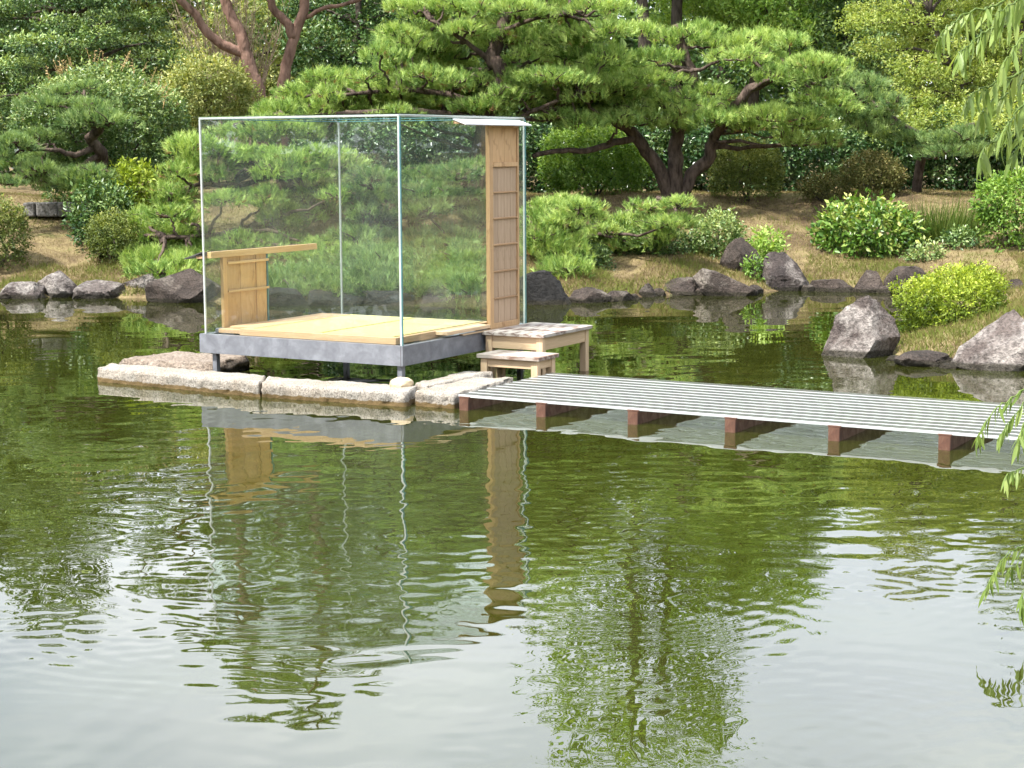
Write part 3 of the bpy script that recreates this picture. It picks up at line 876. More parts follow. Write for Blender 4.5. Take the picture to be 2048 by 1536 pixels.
table('wooden_bench', 'larger wooden entrance bench with stained plank top beside the tall door', 'bench',
      0.035, 0.875, 1.65, 2.90, 0.555, 0.042, 5, 'y', 0.155, 0.085, -0.35, 'plank_y')
table('wooden_step', 'small low wooden step in front of the larger entrance bench', 'step',
      0.27, 1.09, 1.14, 1.64, 0.352, 0.045, 4, 'x', 0.10, 0.085, -0.30, 'plank_x')

# ---------------------------------------------------------------- boardwalk
bw = empty('boardwalk', lw(1.11, 0, 0), YAW)
tag(bw, 'low boardwalk of grey glass planks on rusty steel beams over the water', 'boardwalk')
BWL = 14.6
y0b, y1b, ns = -0.61, 1.43, 11
pitch = (y1b - y0b) / ns
for k in range(ns):
    ya = y0b + k * pitch
    sl = BC('deck_plank', (random.uniform(0, .01), BWL, ya + 0.0185, ya + pitch - 0.008, 0.132, 0.155), 'deck', bw, 0.004)
    yc = (ya + 0.0185 + ya + pitch - 0.008) / 2
    o = MB().box(-BWL / 2 + 0.004, BWL / 2, ya - yc, ya + 0.018 - yc, 0.008, 0.0125, bev=0.0015).build('frosted_edge', M['frost_edge'], sl)  # white strip painting the sky's reflection along the plank
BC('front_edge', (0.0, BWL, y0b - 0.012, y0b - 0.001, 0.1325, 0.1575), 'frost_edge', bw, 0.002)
nb = 15
for k in range(nb):
    xb = (0.035 if k == 0 else 0.948 + 1.03 * (k - 1))
    bm_ = BC('beam', (xb, xb + 0.11, -0.665, 1.47, -0.35, 0.131), 'rust', bw, 0.004)
    MB().box(-0.062, 0.062, -1.069, -1.069 + 0.03, 0.2412, 0.252).build('end_plate', M['rust'], bm_)

# ---------------------------------------------------------------- worked stones round the tea house
def rough_block(name, corners, z0, z1, mat, amp, seed, cuts=(14, 6, 4), rnd=0.04, top_amp=0.3):
    """block of split stone: corners run round the top outline in tea-house axes"""
    bm = bmesh.new()
    nx_, ny_, nz_ = cuts
    c = [Vector((p[0], p[1], 0)) for p in corners]
    cen = sum(c, Vector()) / 4
    vs = {}
    def vert(i, j, k):
        if (i, j, k) in vs: return vs[(i, j, k)]
        u_, v_, w_ = i / nx_, j / ny_, k / nz_
        p = (c[0] * (1 - u_) + c[1] * u_) * (1 - v_) + (c[3] * (1 - u_) + c[2] * u_) * v_
        z = z0 + (z1 - z0) * w_
        q = Vector((p.x, p.y, z))
        side = i in (0, nx_) or j in (0, ny_)
        n1 = mnoise.noise(q * 3.0 + Vector((seed, 0, 0)))
        n2 = mnoise.noise(q * 9.0 + Vector((seed, 5, 0)))
        n3 = mnoise.noise(q * 22.0 + Vector((seed, 9, 0)))
        out = Vector((p.x - cen.x, p.y - cen.y, 0))
        e = Vector((0, 0, 0))
        if i == 0: e -= (c[1] - c[0]).normalized()
        if i == nx_: e += (c[1] - c[0]).normalized()
        if j == 0: e -= (c[3] - c[0]).normalized()
        if j == ny_: e += (c[3] - c[0]).normalized()
        if side:
            q += e * amp * (n1 * 0.6 + n2 * 0.7 + n3 * 0.75)
            if k == nz_: q -= e * rnd; q.z -= rnd * 0.35
            if i in (0, nx_) and j in (0, ny_): q -= e * rnd * 1.2
        if k == nz_: q.z += amp * top_amp * (n1 + n2 * 0.6 + n3 * 0.5)
        vs[(i, j, k)] = bm.verts.new(q)
        return vs[(i, j, k)]
    def quad(a, b, c_, d): bm.faces.new((vert(*a), vert(*b), vert(*c_), vert(*d)))
    for i in range(nx_):
        for j in range(ny_):
            quad((i, j, nz_), (i + 1, j, nz_), (i + 1, j + 1, nz_), (i, j + 1, nz_))
    for k in range(nz_):
        for i in range(nx_):
            quad((i, 0, k), (i + 1, 0, k), (i + 1, 0, k + 1), (i, 0, k + 1))
            quad((i + 1, ny_, k), (i, ny_, k), (i, ny_, k + 1), (i + 1, ny_, k + 1))
        for j in range(ny_):
            quad((0, j + 1, k), (0, j, k), (0, j, k + 1), (0, j + 1, k + 1))
            quad((nx_, j, k), (nx_, j + 1, k), (nx_, j + 1, k + 1), (nx_, j, k + 1))
    bmesh.ops.recalc_face_normals(bm, faces=bm.faces)
    o0 = lw(cen.x, cen.y, 0)
    for v in bm.verts: v.co -= Vector((cen.x, cen.y, 0))
    me = bpy.data.meshes.new(name); bm.to_mesh(me); bm.free()
    me.materials.append(M[mat])
    me.polygons.foreach_set('use_smooth', [True] * len(me.polygons))
    o = link(name, me, None, o0, (0, 0, YAW))
    return o
gg = 'granite blocks laid in the water round the tea house'
tag(rough_block('granite_block', [(-3.83, -0.74), (-1.28, -0.88), (-1.62, -0.33), (-3.98, -0.30)], -0.3, 0.165, 'granite', 0.035, 1.0, (70, 12, 12), 0.012, 0.35),
    'long pale granite block at the left, its left end free in the water', 'stone block', gg)
tag(rough_block('granite_block', [(-1.265, -0.885), (0.53, -0.74), (0.36, -0.23), (-1.60, -0.335)], -0.3, 0.155, 'granite', 0.035, 4.0, (56, 12, 12), 0.012, 0.35),
    'pale granite block below the near glass corner, meeting the long block', 'stone block', gg)
tag(rough_block('granite_block', [(0.56, -0.62), (1.06, -0.62), (0.96, 0.82), (0.56, 0.70)], -0.3, 0.16, 'granite', 0.035, 7.0, (16, 44, 12), 0.012, 0.35),
    'pale granite block butted against the end of the boardwalk', 'stone block', gg)
tag(rough_block('granite_block', [(0.28, -0.20), (0.545, -0.32), (0.545, 1.06), (0.22, 1.02)], -0.3, 0.175, 'granite', 0.035, 11.0, (10, 44, 12), 0.012, 0.35),
    'narrow pale granite block between the near steel leg and the small step', 'stone block', gg)
tag(rough_block('stone_slab', [(-4.18, 0.0), (-2.75, 0.10), (-2.95, 1.08), (-4.15, 1.02)], -0.25, 0.17, 'sandstone', 0.06, 15.0, (22, 16, 6), 0.05, 0.35),
    'flat tan stone slab behind the long granite block, under the left steel leg', 'stone slab')

def rock_mesh(name, w, d, h, seed, mat, cuts=9, shear=(0, 0), top=0.75, sharp=0.5, sub=4):
    rr = random.Random(seed)
    bm = bmesh.new()
    bmesh.ops.create_icosphere(bm, subdivisions=sub, radius=1.0)
    planes = []
    for k in range(cuts):
        th = rr.uniform(0, 2 * math.pi); ph = rr.uniform(-0.2, 1.0)
        nrm = Vector((math.cos(th) * math.cos(ph), math.sin(th) * math.cos(ph), math.sin(ph))).normalized()
        planes.append((nrm, rr.uniform(0.5, 0.8)))
    planes.append((Vector((rr.uniform(-.25, .25), rr.uniform(-.3, .1), 1)).normalized(), top))
    so = Vector((seed * 3.7, seed * 1.3, 0))
    for v in bm.verts:
        p = v.co.copy()
        p *= 1.0 + 0.22 * mnoise.noise(p * 1.1 + so)
        for nrm, dd in planes:
            e = p.dot(nrm) - dd
            if e > 0: p -= nrm * e * 0.99
        f = 0.04 * mnoise.noise(p * 2.6 + so) + 0.04 * mnoise.noise(p * 6 + so) + 0.022 * mnoise.noise(p * 14 + so)
        rid = abs(mnoise.noise(p * 3.4 - so))
        p *= 1 + f - 0.06 * max(0, 0.12 - rid) / 0.12
        v.co = p
    xs_ = [v.co.x for v in bm.verts]; ys_ = [v.co.y for v in bm.verts]; zs_ = [v.co.z for v in bm.verts]
    x0, x1, y0, y1, z1 = min(xs_), max(xs_), min(ys_), max(ys_), max(zs_)
    for v in bm.verts:
        x = ((v.co.x - x0) / (x1 - x0) - 0.5) * w
        y = ((v.co.y - y0) / (y1 - y0) - 0.5) * d
        z = (v.co.z + 0.30) / (z1 + 0.30) * h
        if z > 0:
            x += shear[0] * z; y += shear[1] * z
        v.co = (x, y, max(z, -0.35 * h - 0.1))
    bmesh.ops.recalc_face_normals(bm, faces=bm.faces)
    me = bpy.data.meshes.new(name); bm.to_mesh(me); bm.free()
    me.materials.append(M[mat])
    me.polygons.foreach_set('use_smooth', [True] * len(me.polygons))
    try: me.set_sharp_from_angle(angle=math.radians(24))
    except Exception: pass
    return me

# photo spot (centre x, foot y), width and height in photo pixels, height of the foot above water
ROCKS = [
    (40, 598, 92, 32, 'rock_pale', 0.85, (0, 0), 0, 'low pale speckled shore rock at the far left edge'),
    (115, 595, 98, 50, 'rock_mixed', 0.95, (0, 0), 0, 'tallest rounded rock of the left shore row'),
    (204, 597, 104, 33, 'rock_pale', 0.85, (0, 0), 0, 'whitish flat shore rock right of the tallest left rock'),
    (283, 594, 96, 48, 'rock_mixed', 1.0, (0.25, 0), 0, 'grey pointed shore rock beside the big purple-brown slab'),
    (372, 606, 150, 64, 'rock_brown', 0.95, (0.15, 0), 0, 'big sloping purple-brown shore rock behind the left glass edge'),
    (560, 612, 120, 34, 'rock_dark', 0.9, (0, 0), 0, 'dark shore rock seen through the glass right of the low door'),
    (668, 612, 110, 30, 'rock_dark', 0.9, (0, 0), 0, 'dark shore rock seen through the middle of the glass'),
    (770, 612, 110, 28, 'rock_dark', 0.9, (0, 0), 0, 'low dark shore rock seen left of the near glass corner'),
    (890, 608, 150, 36, 'rock_dark', 0.95, (0, 0), 0, 'wide dark shore rock seen through the glass left of the tall door'),
    (1000, 610, 90, 34, 'rock_dark', 0.9, (0, 0), 0, 'dark shore rock hidden mostly behind the tall door'),
    (1094, 610, 92, 66, 'rock_dark', 0.95, (-0.3, 0), 0, 'black rock in shade just right of the tea house'),
    (1181, 606, 82, 30, 'rock_brown', 0.8, (0, 0), 0, 'flat brown shore rock right of the black rock'),
    (1242, 602, 58, 18, 'rock_brown', 0.8, (0, 0), 0, 'very low brown stone between two flat shore rocks'),
    (1294, 594, 38, 26, 'rock_brown', 0.95, (0, 0), 0, 'small rounded brown stone left of a long flat shore rock'),
    (1357, 591, 106, 33, 'rock_brown', 0.72, (0, 0), 0, 'long flat brown shore rock left of the slanting pointed rock'),
    (1458, 592, 112, 52, 'rock_brown', 1.0, (-0.55, 0), 0, 'slanting brown rock with its point to the left, pale foot'),
    (1483, 533, 78, 54, 'rock_brown', 0.7, (0, 0), 0.42, 'blocky brown rock up on the bank behind the slanting rock'),
    (1570, 582, 92, 74, 'rock_mixed', 0.8, (0, 0), 0, 'tall blocky brown rock at the waterline of the right bank'),
    (1659, 584, 90, 24, 'rock_brown', 0.7, (0, 0), 0, 'low straight-topped shore rock right of the tall blocky rock'),
    (1737, 585, 68, 42, 'rock_brown', 1.0, (0, 0), 0, 'triangular brown shore rock on the right bank'),
    (1812, 586, 88, 50, 'rock_brown', 0.85, (0.2, 0), 0, 'dark streaked rock behind the yellow-green bush'),
    (2034, 598, 50, 38, 'rock_brown', 0.85, (0, 0), 0.1, 'small rock at the right edge above the yellow-green bush'),
    (1716, 716, 140, 118, 'rock_boulder', 1.0, (0.34, 0), 0, 'big pointed boulder standing in the water left of the yellow-green bush'),
    (1985, 742, 165, 112, 'rock_boulder', 1.0, (0.42, 0), 0, 'big brown and white boulder at the right edge by the bush'),
    (1848, 733, 118, 26, 'rock_brown', 0.8, (0, 0), 0, 'flat grey slab at the water below the yellow-green bush'),
]
for i, (px, py, wp, hp, mt, top, sh, zf, lab) in enumerate(ROCKS):
    p = on(px, py, zf)
    k = mpp(p.y)
    w_, h_ = wp * k, hp * k
    dep = max(0.45 * w_, min(w_ * 0.85, 1.1))
    me = rock_mesh('shore_rock', w_ * 1.09, dep, h_ * 1.04, 31 + i * 7, mt, 7 + i % 4, sh, top)
    q = Vector((p.x, p.y + dep * 0.42, zf))
    q.x = p.x * q.y / p.y
    o = link('shore_rock', me, None, q)
    tag(o, lab, 'rock', 'rocks along the pond edge')
GAPS = [(8, 598, 34, 14, 'tiny stone at the very left edge of the shore row'),
        (72, 597, 26, 16, 'small stone wedged between the low speckled rock and the tallest left rock'),
        (160, 596, 28, 18, 'small stone wedged between the tallest left rock and the whitish flat rock'),
        (246, 595, 26, 16, 'small stone between the whitish flat rock and the grey pointed rock'),
        (318, 600, 30, 18, 'small stone at the left foot of the big purple-brown rock'),
        (1140, 606, 24, 14, 'small stone between the black rock and the flat brown rock'),
        (1222, 604, 26, 12, 'small stone right beside the flat brown shore rock'),
        (1268, 599, 24, 12, 'small stone left of the small rounded brown stone'),
        (1318, 592, 26, 16, 'small stone at the left end of the long flat brown rock'),
        (1408, 591, 28, 18, 'small stone under the point of the slanting rock'),
        (1512, 588, 30, 18, 'small stone between the slanting rock and the tall blocky rock'),
        (1620, 583, 26, 14, 'small stone at the right foot of the tall blocky rock'),
        (1702, 584, 24, 14, 'small stone left of the triangular shore rock'),
        (1770, 586, 26, 15, 'small stone right of the triangular shore rock'),
        (1792, 722, 30, 12, 'small stone at the right foot of the big pointed boulder'),
        (1905, 738, 34, 12, 'small stone at the left foot of the brown and white boulder')]
for i, (px, py, wp, hp, lab) in enumerate(GAPS):
    p = on(px, py, 0); k = mpp(p.y)
    me = rock_mesh('gap_stone', wp * k * 1.25, wp * k, hp * k, 400 + i * 3, 'rock_brown', 9, (0, 0), 0.7, sub=3)
    tag(link('gap_stone', me, None, (p.x, p.y + wp * k * 0.5, -0.01)), lab, 'stone', 'small stones in the gaps of the shore edging')
p = on(802, 777, 0.14)
me = rock_mesh('round_stone', 0.27, 0.24, 0.12, 5, 'pebble', 0, (0, 0), 0.99)
tag(link('round_stone', me, None, p + Vector((0, 0.08, -0.005))), 'smooth rounded tan stone at the foot of the near steel leg', 'stone')

# kerb stones of the upper terrace, far left
for i, (xa, xb) in enumerate(((52, 77), (78, 119), (120, 143))):
    a = at(xa, 431, 37.2); b = at(xb, 431, 37.2 - 0.15 * i)
    w_ = b.x - a.x
    bm = MB().box(-w_ / 2 + 0.006, w_ / 2 - 0.006, -0.25, 0.25, 0, 0.30, bev=0.03)
    o = bm.build('kerb_stone', M['kerb'], None); o.location = ((a.x + b.x) / 2, 37.2, a.z - 0.02)
    tag(o, ['leftmost short grey kerb stone on the upper terrace edge', 'longest grey kerb stone in the middle of the terrace edge',
            'rightmost grey kerb stone of the terrace edge, beside the dark shrub'][i], 'kerb stone', 'kerb stones of the upper terrace')

# ================================================================ foliage builders
def unit(v): return v / np.maximum(np.linalg.norm(v, axis=-1, keepdims=True), 1e-9)

def needle_geo(P, A, n_per, L0, L1, wd, r, tint, spread=(0.2, 1.05), back=0.08):
    """needles in a brush round each shoot P pointing along A"""
    m = len(P)
    P = np.repeat(P, n_per, 0); A = np.repeat(A, n_per, 0); tint = np.repeat(tint, n_per)
    k = len(P)
    rnd = unit(r.normal(size=(k, 3)))
    perp = unit(np.cross(A, rnd))
    al = r.uniform(spread[0], spread[1], k)[:, None]
    D = A * np.cos(al) + perp * np.sin(al)
    base = P - A * (r.uniform(0, back, k)[:, None])
    Ln = r.uniform(L0, L1, k)[:, None]
    S = unit(np.cross(D, rnd)) * (wd / 2)
    v = np.stack([base - S, base + S, base + D * Ln], 1).reshape(-1, 3)
    t = np.arange(k * 3).reshape(-1, 3)
    tn = np.repeat(np.where(tint < 0, -0.4, np.clip(tint + r.normal(0, 0.07, k), 0.14, 1)), 3)
    return v, t, tn

def twig_geo(r, paths, radii, n=4):
    mb = MB()
    for p, q in zip(paths, radii): mb.tube(p, q, n=n, cap=False)
    v = np.array(mb.v, float); f = []
    for a in mb.f:
        f.append((a[0], a[1], a[2])); f.append((a[0], a[2], a[3]))
    return v, np.array(f)

def make_pad(R, thick, seed, mat='needle', dens=1.0, bark='bark_pine'):
    """one layered cushion of pine shoots, R metres in radius"""
    r = np.random.default_rng(seed)
    lobes = r.uniform(0, 6.28, 4); lamp = r.uniform(0.05, 0.2, 4)
    def edge(th): return R * (0.82 + sum(lamp[i] * np.sin((i + 2) * th + lobes[i]) for i in range(4)))
    n = int(dens * math.pi * R * R / 0.0078)
    th = r.uniform(0, 2 * math.pi, n); q = np.sqrt(r.uniform(0, 1, n))
    rad = q * edge(th)
    bumps = sum(0.5 * np.sin(r.uniform(3, 8) * rad * np.cos(th + a) + r.uniform(0, 6)) for a in r.uniform(0, 6, 3)) / 1.5
    top = thick * (1 - q ** 2.2) + 0.075 * bumps * (1 - q * 0.5)
    depth = r.beta(1.0, 2.2, n)
    z = top - depth * (0.17 + 0.35 * thick) - 0.08 * q
    P = np.stack([rad * np.cos(th), rad * np.sin(th), z], 1)
    A = unit(np.stack([np.cos(th) * q * 0.75, np.sin(th) * q * 0.75, np.full(n, 1.0)], 1) + r.normal(0, 0.28, (n, 3)))
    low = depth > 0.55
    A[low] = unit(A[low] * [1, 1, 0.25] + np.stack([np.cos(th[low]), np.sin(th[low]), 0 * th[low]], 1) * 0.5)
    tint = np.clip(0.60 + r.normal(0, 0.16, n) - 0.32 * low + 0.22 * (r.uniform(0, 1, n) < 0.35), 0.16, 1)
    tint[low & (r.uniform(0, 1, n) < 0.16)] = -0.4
    v, t, tn = needle_geo(P, A, 16, 0.085, 0.145, 0.0115, r, tint, (0.15, 0.85), 0.15)
    mi = np.zeros(len(t), int)
    paths, rads = [], []
    for k in range(max(5, int(R * 9))):
        a = r.uniform(0, 6.28); l = r.uniform(0.5, 0.95) * R
        pts = [Vector((0, 0, -0.16))]
        for s in (0.35, 0.7, 1.0):
            pts.append(Vector((math.cos(a + r.normal(0, .15)) * l * s, math.sin(a + r.normal(0, .15)) * l * s, -0.16 + 0.12 * s + r.normal(0, .03))))
        paths.append(pts); rads.append([0.022, 0.016, 0.011, 0.006])
    v2, t2 = twig_geo(r, paths, rads)
    mi = np.concatenate([mi, np.ones(len(t2), int)])
    t = np.concatenate([t, t2 + len(v)]); v = np.concatenate([v, v2]); tn = np.concatenate([tn, np.zeros(len(v2))])
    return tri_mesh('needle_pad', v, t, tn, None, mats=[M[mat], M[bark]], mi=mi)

PADS = {}
def pad_mesh(R, mat='needle'):
    size = min((0.42, 0.62, 0.85), key=lambda s: abs(s - R))
    key = (size, mat)
    if key not in PADS:
        PADS[key] = [make_pad(size, 0.07 + size * 0.10, int(size * 1000) + 17 * i + len(mat), mat) for i in range(4 if size < 0.8 else 3)]
    return random.choice(PADS[key]), R / size

def smooth_path(pts, n=4, jit=0.0):
    """Catmull-Rom through the points"""
    P = [Vector(p) for p in pts]
    P = [P[0] * 2 - P[1]] + P + [P[-1] * 2 - P[-2]]
    out = []
    for i in range(1, len(P) - 2):
        for k in range(n):
            t = k / n
            a, b, c, d = P[i - 1], P[i], P[i + 1], P[i + 2]
            q = 0.5 * ((2 * b) + (c - a) * t + (2 * a - 5 * b + 4 * c - d) * t * t + (-a + 3 * b - 3 * c + d) * t ** 3)
            if jit and not (i == 1 and k == 0): q += Vector((random.gauss(0, jit), random.gauss(0, jit), random.gauss(0, jit)))
            out.append(q)
    out.append(P[-2])
    return out
def limb(name, pts, r0, r1, mat, parent, origin, n=9, jit=0.01, sub=4):
    path = smooth_path(pts, sub, jit)
    m = len(path)
    rad = [r0 + (r1 - r0) * (i / (m - 1)) ** 0.8 for i in range(m)]
    mb = MB().tube([p - origin for p in path], rad, n=n, wob=0.07)
    mb.build(name, M[mat], parent, smooth=True)
    return path

def pine(name, label, base, trunks, pads, mat='needle', bark='bark_pine', r0=0.17, cat='pine tree', group=None, limbs=()):
    """trunks: lists of world points from the ground up; pads: (centre, radius)"""
    base = Vector(base)
    root = empty(name, base)
    tag(root, label, cat, group)
    nodes = []
    for i, t in enumerate(trunks):
        path = limb('trunk', t, r0 * (1 if i == 0 else 0.8), r0 * 0.5, bark, root, base, n=10, jit=0.015)
        nodes += path[len(path) // 5:]
    for t, ra, rb in limbs:
        path = limb('branch', t, ra, rb, bark, root, base, n=8, jit=0.012)
        nodes += path
    for c, R in pads:
        c = Vector(c)
        me, s = pad_mesh(R, mat)
        o = link('needle_pad', me, root, c - base, (random.gauss(0, 0.07), random.gauss(0, 0.07), random.uniform(0, 6.28)), (s, s, s * random.uniform(0.85, 1.15)))
        a = min(nodes, key=lambda q: (q - c).length + 1.3 * max(0, q.z - c.z + 0.15))
        e = c + Vector((0, 0, -0.15))
        d = e - a
        if d.length > 0.25:
            side = Vector((-d.y, d.x, 0)) * random.uniform(-0.16, 0.16)
            pts = [a, a + d * 0.35 + side + Vector((0, 0, random.uniform(-0.05, 0.1))), a + d * 0.72 - side * 0.5 + Vector((0, 0, random.uniform(-0.08, 0.03))), e]
            limb('branch', pts, min(0.075, 0.022 + 0.018 * d.length), 0.016, bark, root, base, n=6, jit=0.02, sub=3)
    return root

def fill(rows, Y, R, **kw):
    """a second, looser set of pads behind the first"""
    return spots(rows, Y, R, **kw) + spots([(y + 17, x0 + 22, x1 - 10, st * 1.25) for (y, x0, x1, st) in rows], Y + 1.1, R * 0.95, **kw)

def spots(rows, Y, R, jx=14, jy=8, dy=0.8):
    """rows: (y px, x0 px, x1 px, step px) -> pad centres"""
    out = []
    for (y, x0, x1, st) in rows:
        x = x0
        while x <= x1 + 1:
            YY = Y + random.uniform(-dy, dy)
            qx, qy = x + random.uniform(-jx, jx), y + random.uniform(-jy, jy)
            c = at(qx, qy, YY)
            while YY > 30.4 and hz(c.x, c.y) > c.z - 0.22:
                YY -= 0.3; c = at(qx, qy, YY)
            out.append((c, R * random.choice((0.7, 0.95, 1.1, 1.25))))
            x += st * 0.78
    return out

# ---- broad leaves
def leaf_geo(P, D, Nn, Ln, Wd, r, tint):
    k = len(P)
    D = unit(D); S = unit(np.cross(D, Nn)); U = np.cross(S, D)
    Ln = Ln[:, None]; Wd = Wd[:, None]
    mid = P + D * Ln * 0.48
    up = U * Ln * 0.10
    v = np.stack([P, mid + S * Wd / 2 + up, P + D * Ln - up * 0.6, mid - S * Wd / 2 + up], 1).reshape(-1, 3)
    i = np.arange(k)[:, None] * 4
    t = np.concatenate([i + [0, 1, 2], i + [0, 2, 3]], 1).reshape(-1, 3)
    return v, t, np.repeat(np.clip(tint, 0, 1), 4)

def blob_leaves(blobs, leaf, dens, seed, aspect=0.5, shell=0.35, bias_up=0.6, light_top=0.0, lump=0.14, clump=7, droop=0.0, tmean=0.45, inner=0.25, skirt=0.0):
    """leaves on twigs over the surface of a set of ellipsoids; blobs = (centre, (rx,ry,rz))"""
    r = np.random.default_rng(seed)
    V, Tt, TN = [], [], []
    n0 = 0
    C = np.array([list(b[0]) for b in blobs]); RR = np.array([list(b[1]) for b in blobs])
    for bi, (c, rad) in enumerate(blobs):
        rx, ry, rz = rad
        area = 4 * math.pi * (((rx * ry) ** 1.6 + (rx * rz) ** 1.6 + (ry * rz) ** 1.6) / 3) ** (1 / 1.6)
        nt_ = max(6, int(area * dens / clump))
        d = unit(r.normal(size=(nt_, 3)))
        d = d[d[:, 2] > (-0.97 if skirt else -0.75)]
        nt2 = len(d)
        if skirt and bi == 0:
            w_ = np.linalg.norm(d[:, :2], axis=1, keepdims=True)
            lo_ = d[:, 2:3] < 0
            d[:, :2] = np.where(lo_, d[:, :2] / np.maximum(w_, 0.05) * (skirt + (1 - skirt) * w_), d[:, :2])
        ph = r.uniform(0, 6.28, 6)
        bump = sum(np.sin(d @ (r.normal(size=3) * 4.5) + ph[i]) for i in range(6)) / 3.5
        s = 1 + lump * bump - shell * r.beta(1, 3, nt2)
        inn = r.uniform(0, 1, nt2) < inner
        s[inn] *= r.uniform(0.35, 0.9, inn.sum())
        P = np.array(c) + d * np.array(rad) * s[:, None]
        # drop twigs buried deep inside another blob
        keep = np.ones(nt2, bool)
        for bj in range(len(blobs)):
            if bj != bi:
                q = np.linalg.norm((P - C[bj]) / RR[bj], axis=1)
                keep &= q > 0.72
        P, d, inn = P[keep], d[keep], inn[keep]
        if len(P) == 0: continue
        out = unit(d / np.array(rad))
        tw = unit(out + np.array([0, 0, bias_up * 0.6]) + r.normal(0, 0.35, P.shape))
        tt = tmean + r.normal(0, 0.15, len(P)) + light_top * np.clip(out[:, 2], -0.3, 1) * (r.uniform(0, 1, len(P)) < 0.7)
        # leaves of a twig
        P = np.repeat(P, clump, 0); tw = np.repeat(tw, clump, 0); tt = np.repeat(tt, clump) + r.normal(0, 0.10, len(P)); o2 = np.repeat(out, clump, 0)
        k = len(P)
        al = r.uniform(0, 1, k)[:, None]
        rn = unit(r.normal(size=(k, 3)))
        D = unit(tw * 0.55 + rn * 0.9 - np.array([0, 0, droop]))
        Pp = P + tw * (al - 0.4) * leaf * 2.6 + rn * leaf * 0.35
        Nn = unit(o2 * 0.5 + np.array([0, 0, bias_up]) + r.normal(0, 0.45, (k, 3)))
        Ln = leaf * r.uniform(0.5, 1.3, k)
        v, t, tn = leaf_geo(Pp, D, Nn, Ln, Ln * aspect, r, tt)
        V.append(v); Tt.append(t + n0); TN.append(tn); n0 += len(v)
    return np.concatenate(V), np.concatenate(Tt), np.concatenate(TN)

def stems_into(root, base, blobs, bark, r0, trunk_top=None, n=5, seed=0):
    rr = random.Random(seed)
    mb = MB()
    cs = [Vector(b[0]) for b in blobs]
    for c in cs[:n]:
        p = [Vector((rr.uniform(-.08, .08), rr.uniform(-.08, .08), -0.1)), c * 0.5 + Vector((rr.uniform(-.1, .1), rr.uniform(-.1, .1), 0)), c]
        mb.tube(smooth_path(p, 3, 0.01), [r0 * (1 - 0.07 * i) for i in range(7)], n=5)
    return mb.build('stem', M[bark], root, smooth=True)

def shrub(name, label, px, py, wp, hp, Y, mat, leaf, dens, seed, cat='shrub', nb=6, group=None, flat=1.0, bark='bark_dark', aspect=0.5, light=0.25, tmean=0.45, deep=None, shell=0.3, lump=0.12, inner=0.25):
    """rounded shrub: px, py = middle of its foot in the photo; wp, hp its width and height"""
    k = mpp(Y)
    base = at(px, py, Y)
    base.z = min(base.z, hz(base.x, base.y) + 0.02) if abs(base.z - hz(base.x, base.y)) < 0.9 else base.z
    z_top = at(px, py - hp, Y).z
    h = max(0.2, z_top - base.z); w = wp * k
    dp = deep or min(w, 1.8)
    rr = random.Random(seed)
    root = empty(name, base)
    tag(root, label, cat, group)
    blobs = [((0, 0, h * 0.5), (w * 0.44, dp * 0.44, h * 0.5))]
    for i in range(nb):
        a = rr.uniform(0, 6.28); q = rr.uniform(0.45, 0.85)
        s = rr.uniform(0.16, 0.32)
        zc = h * rr.uniform(0.32, 0.72)
        lim = math.sqrt(max(0.05, 1 - ((zc / h - 0.5) * 2) ** 2))
        blobs.append(((math.cos(a) * q * lim * w * 0.45, math.sin(a) * q * lim * dp * 0.45, zc), (w * s, dp * s, h * s * 0.95)))
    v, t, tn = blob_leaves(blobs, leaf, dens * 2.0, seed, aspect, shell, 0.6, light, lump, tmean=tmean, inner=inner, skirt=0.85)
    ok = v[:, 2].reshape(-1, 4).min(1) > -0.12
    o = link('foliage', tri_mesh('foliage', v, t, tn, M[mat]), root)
    stems_into(root, base, blobs, bark, 0.02 + 0.008 * h, n=4, seed=seed)
    return root

def tree_from_blobs(name, label, base, blobs_w, mat, leaf, dens, seed, bark='bark_dark', trunk=None, r0=0.16, cat='tree', group=None, nbr=12, **kw):
    base = Vector(base)
    root = empty(name, base)
    tag(root, label, cat, group)
    blobs = [((b[0][0] - base.x, b[0][1] - base.y, b[0][2] - base.z), b[1]) for b in blobs_w]
    v, t, tn = blob_leaves(blobs, leaf, dens * 1.7, seed, **kw)
    link('crown', tri_mesh('crown', v, t, tn, M[mat]), root)
    nodes = []
    tr = trunk or [[base + Vector((0, 0, -0.2)), base + Vector((0.1, 0, 1.5)), sum((Vector(b[0]) for b in blobs_w), Vector()) / len(blobs_w)]]
    for i, tp in enumerate(tr):
        nodes += limb('trunk', tp, r0 * (1 if i == 0 else 0.8), r0 * 0.4, bark, root, base, n=9, jit=0.02)[2:]
    for b in blobs_w[:nbr]:
        c = Vector(b[0])
        a = min(nodes, key=lambda q: (q - c).length + 1.5 * max(0, q.z - c.z))
        d = c - a
        if d.length > 0.5:
            limb('branch', [a, a + d * 0.5 + Vector((random.uniform(-.15, .15), random.uniform(-.15, .15), random.uniform(0, .2))), c], min(r0 * 0.45, 0.03 + 0.02 * d.length), 0.02, bark, root, base, n=6, jit=0.02, sub=3)
    return root

# ================================================================ planting
def gz(px, Y):
    """point of the ground below a photo column at distance Y"""
    x = (px - 1024) / F_PX * Y
    return Vector((x, Y, hz(x, Y)))
def bl(px, py, Y, rx, ry, dep=None):
    k = mpp(Y)
    return (tuple(at(px, py, Y)), (rx * k, dep or rx * k, ry * k))

